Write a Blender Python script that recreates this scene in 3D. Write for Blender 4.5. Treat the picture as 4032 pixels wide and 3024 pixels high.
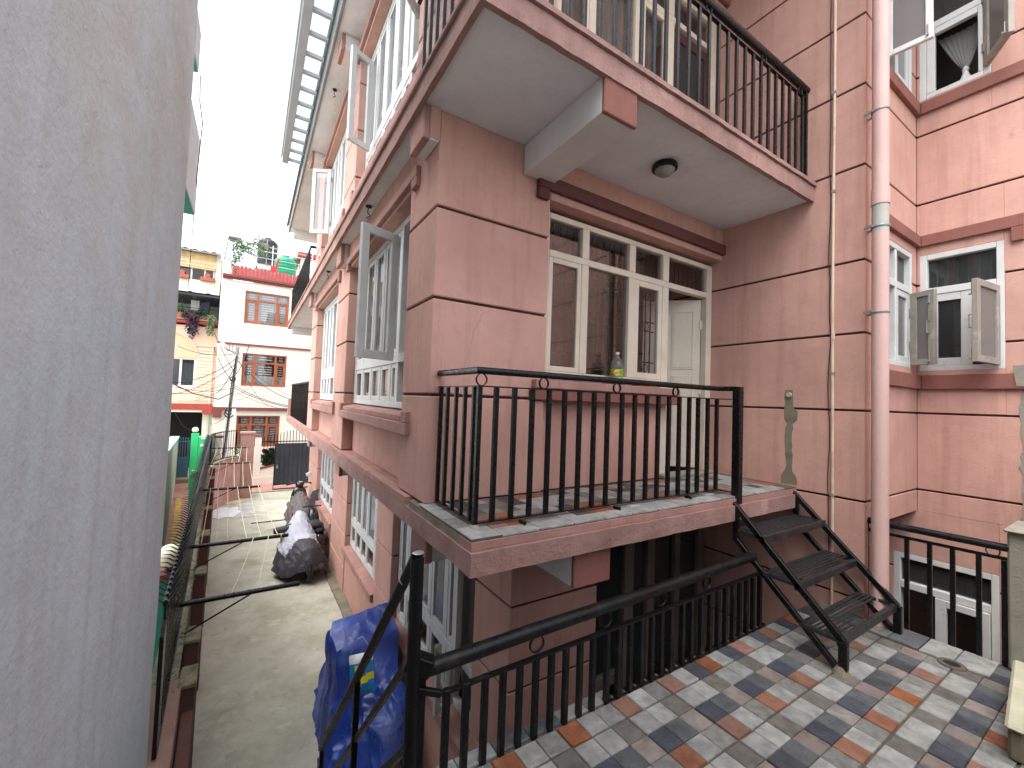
import bpy, bmesh, math, random
from mathutils import Vector, Matrix, noise
random.seed(7)
for o in list(bpy.data.objects): bpy.data.objects.remove(o)
S = bpy.context.scene
COL = S.collection
R = math.radians

# ------------------------------------------------------------------ camera
cam_d = bpy.data.cameras.new('camera'); cam = bpy.data.objects.new('camera', cam_d); COL.objects.link(cam)
YAW, PITCH, ROLL, FOC = 0.559, 0.039, 0.036, 0.812
cy, sy, cp, sp, cr, sr = math.cos(YAW), math.sin(YAW), math.cos(PITCH), math.sin(PITCH), math.cos(ROLL), math.sin(ROLL)
fw = Vector((sy*cp, cy*cp, sp)); rt = Vector((cy, -sy, 0)); up = rt.cross(fw)
r2 = cr*rt + sr*up; u2 = -sr*rt + cr*up
cam.matrix_world = Matrix(((r2.x, u2.x, -fw.x, 0), (r2.y, u2.y, -fw.y, 0), (r2.z, u2.z, -fw.z, 0), (0, 0, 0, 1)))
cam_d.sensor_width = 36; cam_d.lens = FOC*18; cam_d.clip_start = 0.02; cam_d.clip_end = 600
S.camera = cam
# ------------------------------------------------------------------ sky, sun, exposure
W = bpy.data.worlds.new('World'); S.world = W; W.use_nodes = True
nt = W.node_tree; nt.nodes.clear()
sky = nt.nodes.new('ShaderNodeTexSky'); sky.sky_type = 'NISHITA'; sky.sun_disc = False
SUN_EL, SUN_AZ = R(62), R(250)
sky.sun_elevation = SUN_EL; sky.sun_rotation = SUN_AZ; sky.air_density = 1.0; sky.dust_density = 6.0; sky.ozone_density = 1.0; sky.altitude = 1300
hsv = nt.nodes.new('ShaderNodeHueSaturation'); hsv.inputs['Saturation'].default_value = 0.30
bg = nt.nodes.new('ShaderNodeBackground'); bg.inputs['Strength'].default_value = 0.15
wo = nt.nodes.new('ShaderNodeOutputWorld')
nt.links.new(sky.outputs[0], hsv.inputs['Color']); nt.links.new(hsv.outputs[0], bg.inputs['Color']); nt.links.new(bg.outputs[0], wo.inputs['Surface'])
sd = bpy.data.lights.new('sun', 'SUN'); sun = bpy.data.objects.new('sun', sd); COL.objects.link(sun)
sd.energy = 0.6; sd.angle = R(75); sd.color = (1.0, 0.97, 0.92)
sdir = Vector((math.sin(SUN_AZ)*math.cos(SUN_EL), math.cos(SUN_AZ)*math.cos(SUN_EL), math.sin(SUN_EL)))
sun.rotation_euler = sdir.to_track_quat('Z', 'Y').to_euler()
vs = S.view_settings; vs.view_transform = 'Standard'; vs.look = 'None'; vs.gamma = 1; vs.use_curve_mapping = False
vs.exposure = 2.3

# ------------------------------------------------------------------ materials
MATS = {}
def srgb(r, g, b):
    f = lambda c: (c/255)/12.92 if c/255 <= .04045 else (((c/255)+.055)/1.055)**2.4
    return (f(r), f(g), f(b))
def mat(name, col, rough=.8, var=.12, scale=3.0, bump=.0, bscale=60, metal=0, spec=.4, streak=0, streak_col=None,
        patches=None, fine=0.06, coat=0, rnd=0, macro=0, stretch=None, cracks=0):
    """plaster/paint/metal: base colour with soft mottling, optional vertical streaks and patchy stains, fine relief"""
    m = bpy.data.materials.new(name); m.use_nodes = True; MATS[name] = m
    n = m.node_tree.nodes; l = m.node_tree.links; b = n['Principled BSDF']
    b.inputs['Roughness'].default_value = rough; b.inputs['Metallic'].default_value = metal
    b.inputs['Specular IOR Level'].default_value = spec
    if coat: b.inputs['Coat Weight'].default_value = coat
    geo = n.new('ShaderNodeNewGeometry')
    def tex(sc, det=5, ro=.6, vec=None, dist=0):
        t = n.new('ShaderNodeTexNoise'); t.inputs['Scale'].default_value = sc; t.inputs['Detail'].default_value = det
        t.inputs['Roughness'].default_value = ro; t.inputs['Distortion'].default_value = dist
        l.new(vec or geo.outputs['Position'], t.inputs['Vector']); return t.outputs['Fac']
    def mix(a, bcol, fac, typ='MIX'):
        x = n.new('ShaderNodeMix'); x.data_type = 'RGBA'; x.blend_type = typ
        if isinstance(a, tuple): x.inputs[6].default_value = (*a, 1)
        else: l.new(a, x.inputs[6])
        if isinstance(bcol, tuple): x.inputs[7].default_value = (*bcol, 1)
        else: l.new(bcol, x.inputs[7])
        if isinstance(fac, (int, float)): x.inputs[0].default_value = fac
        else: l.new(fac, x.inputs[0])
        return x.outputs[2]
    def ramp(src, lo, hi, a=0., bb=1.):
        x = n.new('ShaderNodeMapRange'); x.inputs[1].default_value = lo; x.inputs[2].default_value = hi
        x.inputs[3].default_value = a; x.inputs[4].default_value = bb; l.new(src, x.inputs[0]); return x.outputs[0]
    dark = tuple(c*(1-var*2) for c in col); lite = tuple(min(1, c*(1+var)) for c in col)
    c = mix(dark, lite, ramp(tex(scale), .3, .7))
    if fine:
        c = mix(c, tuple(x*.55 for x in col), ramp(tex(scale*14, 3), .58, .8, 0, fine*4))
    if streak:
        mp = n.new('ShaderNodeMapping'); mp.inputs['Scale'].default_value = (7, 7, .5); l.new(geo.outputs['Position'], mp.inputs['Vector'])
        c = mix(c, streak_col or tuple(x*.5 for x in col), ramp(tex(1.3, 6, .65, mp.outputs[0], .3), .5, .78, 0, streak))
    for (pc, sc, lo, hi, amt) in (patches or []):
        c = mix(c, pc, ramp(tex(sc, 7, .62), lo, hi, 0, amt))
    if cracks:
        nz = n.new('ShaderNodeTexNoise'); nz.inputs['Scale'].default_value = 1.6; nz.inputs['Detail'].default_value = 6; l.new(geo.outputs['Position'], nz.inputs['Vector'])
        ad = n.new('ShaderNodeVectorMath'); ad.operation = 'MULTIPLY_ADD'; ad.inputs[1].default_value = (.5, .5, .5); l.new(nz.outputs['Color'], ad.inputs[0]); l.new(geo.outputs['Position'], ad.inputs[2])
        vo = n.new('ShaderNodeTexVoronoi'); vo.feature = 'DISTANCE_TO_EDGE'; vo.inputs['Scale'].default_value = .55; l.new(ad.outputs[0], vo.inputs['Vector'])
        ck = n.new('ShaderNodeMath'); ck.operation = 'MULTIPLY'; l.new(ramp(vo.outputs['Distance'], .0, .0035, 1, 0), ck.inputs[0]); l.new(ramp(tex(.9, 3), .5, .62, 0, cracks), ck.inputs[1])
        c = mix(c, tuple(x*.35 for x in col), ck.outputs[0])
    if rnd:
        oi = n.new('ShaderNodeObjectInfo'); hv = n.new('ShaderNodeHueSaturation'); l.new(ramp(oi.outputs['Random'], 0, 1, 1-rnd, 1+rnd), hv.inputs['Value']); l.new(c, hv.inputs['Color'])
        mr = n.new('ShaderNodeMath'); mr.operation = 'FRACT'; ml_ = n.new('ShaderNodeMath'); ml_.operation = 'MULTIPLY'; ml_.inputs[1].default_value = 7.31; l.new(oi.outputs['Random'], ml_.inputs[0]); l.new(ml_.outputs[0], mr.inputs[0]); l.new(ramp(mr.outputs[0], 0, 1, .7, 1.2), hv.inputs['Saturation']); c = hv.outputs[0]
    l.new(c, b.inputs['Base Color'])
    if rough < .7:
        l.new(ramp(tex(scale*4), .3, .7, max(.05, rough-.12), min(1, rough+.15)), b.inputs['Roughness'])
    if bump:
        bp = n.new('ShaderNodeBump'); bp.inputs['Strength'].default_value = bump; bp.inputs['Distance'].default_value = .01
        sv_ = None
        if stretch:
            m3 = n.new('ShaderNodeMapping'); m3.inputs['Scale'].default_value = stretch; m3.inputs['Rotation'].default_value = (0, 0, .5); l.new(geo.outputs['Position'], m3.inputs['Vector']); sv_ = m3.outputs[0]
        l.new(tex(bscale, 7, .68, sv_), bp.inputs['Height'])
        if macro:
            b2 = n.new('ShaderNodeBump'); b2.inputs['Strength'].default_value = macro; b2.inputs['Distance'].default_value = .05; l.new(tex(bscale*.09, 4, .55), b2.inputs['Height']); l.new(b2.outputs[0], bp.inputs['Normal'])
        l.new(bp.outputs[0], b.inputs['Normal'])
    m['nodes'] = 1
    return m
PINK = srgb(192, 149, 135); PINKD = srgb(150, 92, 84); MAROON = srgb(112, 58, 54)
mat('pink_plaster', PINK, .88, .09, 1.1, .4, 95, streak=.55, streak_col=srgb(150, 110, 100), patches=[(srgb(126, 98, 86), 1.3, .6, .8, .45), (srgb(206, 168, 156), .9, .56, .74, .4), (srgb(84, 66, 58), 5.5, .7, .8, .5)], fine=.05, macro=.14, cracks=.25)
mat('pink_trim', srgb(164, 124, 114), .88, .12, 2.5, .6, 45, macro=.3, streak=.3, streak_col=srgb(110, 70, 64), patches=[(srgb(190, 150, 140), 5, .6, .75, .4)])
mat('red_trim', srgb(132, 86, 76), .85, .1, 2.5, .3, 50, streak=.25)
mat('maroon_trim', srgb(96, 56, 52), .85, .1, 2.5, .25, 50)
mat('groove_dark', srgb(70, 36, 32), .95, .1, 4)
mat('fascia_pink', srgb(158, 124, 115), .9, .14, 3, .9, 40, macro=.5, streak=.35, streak_col=srgb(105, 72, 66), patches=[(srgb(196, 160, 150), 4, .62, .74, .55), (srgb(96, 88, 76), 2.2, .66, .8, .5)])
mat('white_paint', srgb(214, 212, 206), .9, .06, 1.6, .35, 50, macro=.3, streak=.12, patches=[(srgb(120, 118, 112), 1.4, .66, .82, .4)], fine=.03)
mat('soffit_paint', srgb(222, 222, 222), .92, .06, 1.2, .35, 60, patches=[(srgb(128, 124, 120), 1.1, .58, .8, .45), (srgb(96, 90, 86), 4, .68, .8, .35)], fine=.03, macro=.35)
mat('frame_white', srgb(200, 201, 198), .55, .06, 4, .12, 40, spec=.4, patches=[(srgb(120, 112, 100), 7, .64, .8, .5)])
mat('frame_weathered', srgb(146, 138, 128), .65, .1, 5, .2, 40, patches=[(srgb(190, 184, 172), 9, .56, .7, .6)])
mat('frame_cream', srgb(212, 198, 180), .55, .06, 4, .12, 40, spec=.4, patches=[(srgb(140, 124, 108), 7, .66, .8, .45)])
mat('door_cream', srgb(206, 194, 176), .5, .05, 3, .1, 40, spec=.4)
mat('pergola_white', srgb(166, 170, 172), .6, .05, 4)
mat('black_metal', (.004, .0045, .005), .3, .2, 9, .05, 90, spec=.3, patches=[((.05, .048, .045), 16, .7, .78, .7), ((.03, .02, .014), 9, .7, .8, .6)])
mat('worn_black_metal', (.006, .0065, .007), .36, .25, 9, .2, 60, spec=.3, patches=[((.04, .039, .037), 11, .58, .74, .7), ((.10, .095, .09), 30, .7, .76, .7)])
mat('cement', srgb(150, 146, 132), .95, .15, 4, .7, 40, patches=[(srgb(100, 96, 80), 2, .5, .75, .6)])
mat('mortar', srgb(128, 120, 104), .95, .2, 6, .6, 40, patches=[(srgb(80, 80, 56), 3, .5, .7, .6)])
mat('grey_wall_plaster', srgb(216, 230, 238), .93, .07, 1.0, .45, 60, macro=.3, streak=.5, streak_col=srgb(176, 180, 180),
    patches=[(srgb(206, 202, 192), .55, .44, .7, .7), (srgb(204, 172, 148), .45, .62, .8, .4), (srgb(150, 146, 138), 3.2, .68, .8, .35)])
mat('wall_teal', srgb(70, 160, 150), .85, .06, 2)
mat('tile_light', srgb(157, 158, 154), .42, .2, 14, 1.0, 38, spec=.4, fine=.1, rnd=.13, stretch=(1, 3.2, 1))
mat('tile_grey', srgb(133, 133, 128), .42, .2, 22, 1.0, 38, spec=.4, fine=.12, rnd=.13, stretch=(1, 3.2, 1))
mat('tile_slate', srgb(92, 96, 99), .42, .2, 16, 1.0, 38, spec=.4, fine=.1, rnd=.13, stretch=(1, 3.2, 1))
mat('tile_navy', srgb(71, 75, 84), .42, .2, 14, 1.0, 38, spec=.4, fine=.1, rnd=.13, stretch=(1, 3.2, 1))
mat('tile_brown', srgb(112, 108, 102), .42, .2, 16, 1.0, 38, spec=.4, fine=.1, rnd=.13, stretch=(1, 3.2, 1))
mat('tile_rust', srgb(136, 129, 123), .42, .2, 14, 1.0, 38, spec=.4, patches=[(srgb(150, 108, 86), 9, .52, .68, .6)], rnd=.13, stretch=(1, 3.2, 1))
mat('tile_orange', srgb(142, 98, 78), .42, .2, 14, 1.0, 38, spec=.4, patches=[(srgb(136, 88, 66), 26, .55, .68, .6)], rnd=.13, stretch=(1, 3.2, 1))
mat('tile_dark', srgb(71, 66, 68), .42, .2, 14, 1.0, 38, spec=.4, fine=.1, rnd=.13, stretch=(1, 3.2, 1))
mat('tread_metal', (.024, .026, .027), .34, .3, 12, .3, 50, spec=.45, patches=[((.07, .07, .068), 22, .62, .74, .7)])
mat('grout', srgb(92, 84, 74), .95, .15, 12, .3, 60)
mat('concrete_ground', srgb(176, 174, 158), .9, .14, 1.1, .6, 22, patches=[(srgb(136, 134, 112), 1.3, .46, .66, .75), (srgb(204, 200, 184), 2.6, .55, .7, .6), (srgb(112, 118, 80), .9, .58, .74, .6), (srgb(124, 120, 104), 7, .58, .72, .5)])
mat('moss_cement', srgb(132, 126, 104), .95, .25, 9, .9, 30, patches=[(srgb(88, 98, 46), 7, .5, .62, .85), (srgb(168, 162, 140), 13, .6, .7, .7)])
mat('brown_paint', srgb(96, 66, 58), .9, .1, 3, .3, 40, streak=.3)
mat('terra_top', srgb(148, 120, 106), .95, .1, 4, .4, 40)
mat('globe_glass', srgb(236, 226, 196), .3, .02, 3, spec=.5)
mat('green_bright', srgb(52, 196, 118), .8, .06, 2, .1, 40, streak=.2)
mat('green_teal', srgb(50, 128, 102), .8, .08, 2, .1, 40, streak=.25)
mat('mint', srgb(168, 214, 196), .85, .06, 2)
mat('greygreen', srgb(172, 186, 170), .9, .08, 1.5, .2, 40, streak=.3)
mat('blue_gate_paint', srgb(64, 98, 116), .5, .08, 4, spec=.4)
mat('cream_house', srgb(217, 210, 195), .9, .03, 1, .1, 40)
mat('peach_house', srgb(228, 197, 174), .9, .04, 1, .1, 40)
mat('peach_inner', srgb(225, 182, 148), .9, .04, 1, .1, 40)
mat('house_maroon', srgb(120, 62, 58), .8, .06, 3)
mat('house_red', srgb(158, 66, 55), .8, .06, 3)
mat('brown_wood', srgb(150, 84, 54), .5, .1, 10, spec=.4)
mat('parapet_red', srgb(172, 70, 66), .8, .08, 3)
mat('painted_dark_interior', (.012, .011, .011), .9, .1, 2)  # near-black colour standing in for the shade of unlit openings
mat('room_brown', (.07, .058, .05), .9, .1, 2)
mat('black_sheet', (.022, .024, .032), .5, .15, 2, .06, 20, spec=.45)
mat('tank_black', (.03, .033, .038), .5, .1, 3)
mat('tank_green', srgb(20, 150, 108), .45, .06, 3)
mat('steel', srgb(176, 178, 178), .35, .05, 5, metal=.7)
mat('grey_pipe_metal', srgb(150, 150, 148), .5, .1, 5, metal=.3)
mat('spike_metal', (.035, .037, .04), .45, .1, 9, metal=.2)
mat('pole_grey', srgb(136, 136, 134), .8, .1, 4)
mat('cable_black', (.02, .02, .022), .7, .1, 5)
mat('rope_cream', srgb(206, 200, 172), .9, .1, 20)
mat('rope_pink', srgb(206, 160, 146), .9, .1, 20)
mat('pvc_pink', srgb(198, 164, 156), .6, .05, 2, .05, 40, spec=.35, streak=.2, streak_col=srgb(160, 120, 112))
mat('pvc_grey', srgb(170, 170, 160), .6, .08, 5, .1, 40)
mat('conduit', srgb(206, 184, 162), .6, .06, 3, patches=[(srgb(190, 140, 130), 5, .5, .65, .7)])
mat('rubber', (.015, .015, .015), .75, .1, 6)
mat('bike_black', (.014, .015, .018), .25, .1, 5, spec=.6, coat=.4)
mat('bike_grey', (.10, .10, .11), .4, .1, 5, metal=.4)
mat('bike_red', (.30, .02, .02), .3, .1, 5)
mat('chrome', (.6, .6, .62), .15, .05, 5, metal=1)
mat('cover_silver', srgb(166, 167, 178), .55, .1, 3, .4, 14, spec=.4)
mat('cover_charcoal', srgb(58, 57, 62), .6, .15, 3, .25, 14, spec=.4)
mat('cover_taupe', srgb(98, 90, 88), .65, .15, 4, .25, 14, spec=.35)
mat('tarp_blue', srgb(36, 66, 156), .34, .2, 4, .3, 20, spec=.6, macro=.4, patches=[(srgb(112, 138, 196), 3.4, .56, .72, .55), (srgb(18, 36, 98), 2.0, .5, .7, .7)])  # pale patches put the highlights of the crumpled sheet into the colour
mat('bag_blue', srgb(40, 132, 190), .35, .1, 8, spec=.5)
mat('bag_yellow', srgb(224, 206, 40), .35, .06, 8, spec=.5)
mat('bag_white', srgb(216, 220, 216), .4, .08, 8, spec=.5)
mat('label_green', srgb(126, 172, 40), .4, .05, 30)
mat('label_yellow', srgb(230, 216, 96), .4, .05, 30)
mat('label_red', srgb(204, 52, 44), .4, .05, 30)
mat('cap_white', srgb(226, 222, 220), .45, .03, 20)
mat('foil', srgb(150, 146, 140), .35, .25, 30, .4, 40, metal=.6)
mat('wood_bit', srgb(176, 112, 64), .8, .1, 20)
mat('pot_terracotta', srgb(164, 92, 74), .8, .08, 6)
mat('leaf_green', (.05, .11, .035), .6, .3, 8)
mat('leaf_light', (.16, .24, .11), .6, .3, 8)
mat('leaf_purple', (.045, .025, .05), .5, .3, 8)
mat('leaf_dark', (.03, .065, .03), .6, .3, 8)
mat('bark', (.09, .07, .05), .9, .2, 8)
mat('cloth_navy', srgb(44, 42, 66), .9, .1, 8)
mat('cloth_white', srgb(206, 206, 204), .9, .06, 8)
mat('cloth_red', srgb(190, 60, 66), .9, .2, 14)
mat('curtain', srgb(172, 170, 168), .9, .08, 3)
mat('curtain_grey', srgb(140, 138, 136), .9, .08, 3)
mat('curtain_pink', srgb(168, 146, 138), .9, .08, 3)
mat('blind', srgb(206, 176, 128), .8, .12, 6)
mat('corrugated', srgb(104, 106, 112), .6, .15, 3)
mat('lamp_glass', srgb(150, 146, 140), .35, .1, 20, .6, 90, spec=.5)
mat('brown_mesh', srgb(50, 45, 43), .8, .08, 30)
mat('brown_dark_wood', srgb(74, 42, 38), .6, .1, 10)
mat('khaki_stone', srgb(104, 95, 76), .95, .15, 5, .5, 40)
mat('pale_stone', srgb(182, 180, 156), .95, .1, 5, .4, 40)
mat('red_roof', srgb(170, 60, 54), .8, .1, 5)
mat('white_spill', srgb(206, 206, 204), .8, .1, 4, .2, 30)
mat('yellow_spill', srgb(196, 190, 140), .9, .1, 4)
mat('bottle_green', srgb(16, 120, 62), .2, .05, 10)
def glass_mat(name, tint, refl=.9, ior=1.5, trans=.85, diff=None, rough=.02):
    m = bpy.data.materials.new(name); m.use_nodes = True; MATS[name] = m
    n = m.node_tree.nodes; l = m.node_tree.links; n.remove(n['Principled BSDF'])
    out = n['Material Output']; tr = n.new('ShaderNodeBsdfTransparent'); tr.inputs[0].default_value = (*tint, 1)
    gl = n.new('ShaderNodeBsdfGlossy'); gl.inputs['Roughness'].default_value = rough
    lw_ = n.new('ShaderNodeLayerWeight'); pw = n.new('ShaderNodeMath'); pw.operation = 'POWER'; pw.inputs[1].default_value = 4.5; l.new(lw_.outputs['Facing'], pw.inputs[0]); fr = n.new('ShaderNodeMapRange'); fr.inputs[3].default_value = .05+(ior-1.5)*.25; fr.inputs[4].default_value = .95; l.new(pw.outputs[0], fr.inputs[0])
    mx = n.new('ShaderNodeMixShader'); l.new(fr.outputs[0], mx.inputs[0]); l.new(tr.outputs[0], mx.inputs[1]); l.new(gl.outputs[0], mx.inputs[2])
    res = mx.outputs[0]
    if diff:
        df = n.new('ShaderNodeBsdfDiffuse'); df.inputs[0].default_value = (*diff[0], 1)
        m2 = n.new('ShaderNodeMixShader'); m2.inputs[0].default_value = diff[1]; l.new(res, m2.inputs[1]); l.new(df.outputs[0], m2.inputs[2]); res = m2.outputs[0]
    l.new(res, out.inputs[0]); return m
glass_mat('window_glass', (.86, .86, .86), ior=1.6)
glass_mat('dusty_glass', (.6, .6, .6), ior=1.6, diff=((.5, .5, .5), .22))
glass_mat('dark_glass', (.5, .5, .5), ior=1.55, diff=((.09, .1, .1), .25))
glass_mat('bottle_plastic', (.82, .8, .78), ior=1.5, diff=((.6, .58, .55), .12), rough=.08)
glass_mat('poly_sheet', (.93, .97, .98), ior=1.3, diff=((.85, .9, .92), .15), rough=.3)
glass_mat('frosted', (.55, .55, .55), ior=1.5, diff=((.24, .23, .22), .6), rough=.2)
# brick path material: real-world sized blocks, two tones
def brick_mat(name, c1, c2, mort, w, h, rot=0):
    m = bpy.data.materials.new(name); m.use_nodes = True; MATS[name] = m
    n = m.node_tree.nodes; l = m.node_tree.links; b = n['Principled BSDF']; b.inputs['Roughness'].default_value = .9
    geo = n.new('ShaderNodeNewGeometry'); mp = n.new('ShaderNodeMapping'); mp.inputs['Rotation'].default_value = (0, 0, rot)
    l.new(geo.outputs['Position'], mp.inputs['Vector'])
    t = n.new('ShaderNodeTexBrick'); t.inputs['Scale'].default_value = 1; t.inputs['Brick Width'].default_value = w; t.inputs['Row Height'].default_value = h
    t.inputs['Mortar Size'].default_value = .012; t.inputs['Color1'].default_value = (*c1, 1); t.inputs['Color2'].default_value = (*c2, 1); t.inputs['Mortar'].default_value = (*mort, 1)
    l.new(mp.outputs[0], t.inputs['Vector'])
    no = n.new('ShaderNodeTexNoise'); no.inputs['Scale'].default_value = 6; l.new(geo.outputs['Position'], no.inputs['Vector'])
    mx = n.new('ShaderNodeMix'); mx.data_type = 'RGBA'; mx.blend_type = 'MULTIPLY'; mx.inputs[0].default_value = .6
    l.new(t.outputs[0], mx.inputs[6]); l.new(no.outputs[0], mx.inputs[7]); l.new(mx.outputs[2], b.inputs['Base Color'])
    bp = n.new('ShaderNodeBump'); bp.inputs['Strength'].default_value = .6; bp.inputs['Distance'].default_value = .01; bp.invert = True
    l.new(t.outputs['Fac'], bp.inputs['Height']); l.new(bp.outputs[0], b.inputs['Normal'])
brick_mat('brick_path', srgb(214, 140, 122), srgb(190, 122, 110), srgb(190, 170, 160), .22, .11)
brick_mat('brick_yellow', srgb(236, 206, 110), srgb(224, 190, 96), srgb(170, 140, 90), .22, .11)

# ------------------------------------------------------------------ mesh building
class MB:
    def __init__(s): s.v = []; s.f = []; s.mi = []; s.cur = 0
    def add(s, vs, fs):
        o = len(s.v); s.v += [tuple(v) for v in vs]; s.f += [tuple(i+o for i in f) for f in fs]; s.mi += [s.cur]*len(fs); return s
    def box(s, x0, x1, y0, y1, z0, z1):
        x0, x1 = min(x0, x1), max(x0, x1); y0, y1 = min(y0, y1), max(y0, y1); z0, z1 = min(z0, z1), max(z0, z1)
        return s.add([(x0,y0,z0),(x1,y0,z0),(x1,y1,z0),(x0,y1,z0),(x0,y0,z1),(x1,y0,z1),(x1,y1,z1),(x0,y1,z1)],
                     [(3,2,1,0),(4,5,6,7),(0,1,5,4),(1,2,6,5),(2,3,7,6),(3,0,4,7)])
    def obox(s, c, ax, ay, az):
        c, ax, ay, az = Vector(c), Vector(ax), Vector(ay), Vector(az)
        vs = [c+i*ax+j*ay+k*az for k in (-1, 1) for j, i in ((-1,-1),(-1,1),(1,1),(1,-1))]
        return s.add(vs, [(3,2,1,0),(4,5,6,7),(0,1,5,4),(1,2,6,5),(2,3,7,6),(3,0,4,7)])
    def bar(s, p, q, w, h, upv=(0,0,1)):
        p, q = Vector(p), Vector(q); d = (q-p); L = d.length/2; d.normalize(); u = Vector(upv)
        if abs(d.dot(u)) > .98: u = Vector((1, 0, 0))
        a = d.cross(u).normalized(); u = a.cross(d)
        return s.obox((p+q)/2, d*L, a*w/2, u*h/2)
    def tube(s, pts, r, n=8, cap=True):
        pts = [Vector(p) for p in pts]; rings = []; ref = None
        for i, p in enumerate(pts):
            if i == 0: d = pts[1]-p
            elif i == len(pts)-1: d = p-pts[i-1]
            else: d = (pts[i+1]-p).normalized()+(p-pts[i-1]).normalized()
            d.normalize()
            if ref is None:
                ref = Vector((0,0,1)) if abs(d.z) < .95 else Vector((1,0,0))
            a = d.cross(ref).normalized(); b = a.cross(d); ref = b
            rr = r[i] if isinstance(r, (list, tuple)) else r
            k = 1.0
            if 0 < i < len(pts)-1:
                c = (pts[i+1]-p).normalized().dot(d); k = 1/max(.5, c)
            rings.append([p+rr*k*(math.cos(t)*a+math.sin(t)*b) if False else p+rr*(math.cos(t)*a+math.sin(t)*b) for t in [2*math.pi*j/n for j in range(n)]])
        vs = [v for g in rings for v in g]; fs = []
        for i in range(len(pts)-1):
            for j in range(n): fs.append((i*n+j, i*n+(j+1)%n, (i+1)*n+(j+1)%n, (i+1)*n+j))
        if cap: fs += [tuple(range(n-1, -1, -1)), tuple(range((len(pts)-1)*n, len(pts)*n))]
        return s.add(vs, fs)
    def lathe(s, c, prof, n=20, axis='z'):
        vs = []; fs = []
        for r, z in prof:
            for j in range(n):
                t = 2*math.pi*j/n
                p = (r*math.cos(t), r*math.sin(t), z)
                if axis == 'y': p = (p[0], p[2], p[1])
                if axis == 'x': p = (p[2], p[0], p[1])
                vs.append((c[0]+p[0], c[1]+p[1], c[2]+p[2]))
        m = len(prof)
        for i in range(m-1):
            for j in range(n): fs.append((i*n+j, i*n+(j+1)%n, (i+1)*n+(j+1)%n, (i+1)*n+j))
        fs += [tuple(range(n-1, -1, -1)), tuple(range((m-1)*n, m*n))]
        return s.add(vs, fs)
    def ring(s, c, r, t, nrm='y', n=24, m=6, w=None):
        """torus / flat hoop round axis nrm"""
        vs = []; fs = []; w = w or t
        for i in range(n):
            a = 2*math.pi*i/n
            for j in range(m):
                b = 2*math.pi*j/m; rr = r+t*math.cos(b); h = w*math.sin(b)
                p = {'y': (rr*math.cos(a), h, rr*math.sin(a)), 'x': (h, rr*math.cos(a), rr*math.sin(a)), 'z': (rr*math.cos(a), rr*math.sin(a), h)}[nrm]
                vs.append((c[0]+p[0], c[1]+p[1], c[2]+p[2]))
        for i in range(n):
            for j in range(m): fs.append((i*m+j, ((i+1)%n)*m+j, ((i+1)%n)*m+(j+1)%m, i*m+(j+1)%m))
        return s.add(vs, fs)
    def prism(s, poly, a0, a1, plane='xy'):
        """polygon extruded along the remaining axis"""
        f = {'xy': lambda p, a: (p[0], p[1], a), 'xz': lambda p, a: (p[0], a, p[1]), 'yz': lambda p, a: (a, p[0], p[1])}[plane]
        n = len(poly); vs = [f(p, a0) for p in poly]+[f(p, a1) for p in poly]
        fs = [tuple(range(n-1, -1, -1)), tuple(range(n, 2*n))]+[(i, (i+1)%n, n+(i+1)%n, n+i) for i in range(n)]
        return s.add(vs, fs)
    def build(s, name, m, parent=None, origin=(0,0,0), bevel=0, smooth=False, seg=1):
        me = bpy.data.meshes.new(name); ox, oy, oz = origin
        me.from_pydata([(x-ox, y-oy, z-oz) for x, y, z in s.v], [], s.f)
        ms = m if isinstance(m, (list, tuple)) else [m]
        for k in ms: me.materials.append(MATS[k])
        for p, i in zip(me.polygons, s.mi): p.material_index = min(i, len(ms)-1)
        bm = bmesh.new(); bm.from_mesh(me); bmesh.ops.recalc_face_normals(bm, faces=bm.faces)
        if bevel: bmesh.ops.bevel(bm, geom=list(bm.edges), offset=bevel, segments=seg, affect='EDGES', profile=.5, clamp_overlap=True)
        bm.to_mesh(me); bm.free()
        if smooth:
            me.polygons.foreach_set('use_smooth', [True]*len(me.polygons))
            if smooth != 'all': me.set_sharp_from_angle(angle=R(40))
        o = bpy.data.objects.new(name, me); COL.objects.link(o)
        if parent: o.parent = parent
        return o
def rough_box(x0, x1, y0, y1, z0, z1, amp=.004, step=.05, fr=7):
    """box with hand-trowelled uneven faces: long sides are subdivided and pushed about by noise"""
    bm = bmesh.new(); b = MB().box(x0, x1, y0, y1, z0, z1)
    vs = [bm.verts.new(v) for v in b.v]; [bm.faces.new([vs[i] for i in f]) for f in b.f]
    for ax, L in ((0, x1-x0), (1, y1-y0), (2, z1-z0)):
        n = min(120, int(L/step))
        if n < 1: n = 1 if L > step*.7 else 0
        if n: bmesh.ops.subdivide_edges(bm, edges=[e for e in bm.edges if abs(abs((e.verts[0].co-e.verts[1].co)[ax])-L) < 1e-5], cuts=n, use_grid_fill=True)
    out = MB(); bm.verts.ensure_lookup_table()
    for i, v in enumerate(bm.verts): v.index = i
    for v in bm.verts:
        c = v.co; d = noise.noise_vector(c*fr)*amp+noise.noise_vector(c*fr*3.7)*amp*.5; out.v.append(tuple(c+d))
    for f in bm.faces: out.f.append(tuple(v.index for v in f.verts)); out.mi.append(0)
    bm.free(); return out
def tag(o, label, cat, group=None):
    o['label'] = label; o['category'] = cat
    if group: o['group'] = group
    return o
def thing(name, label, cat, loc=(0,0,0), group=None):
    o = bpy.data.objects.new(name, None); o.empty_display_size = .1; COL.objects.link(o); o.location = loc
    return tag(o, label, cat, group)
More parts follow.
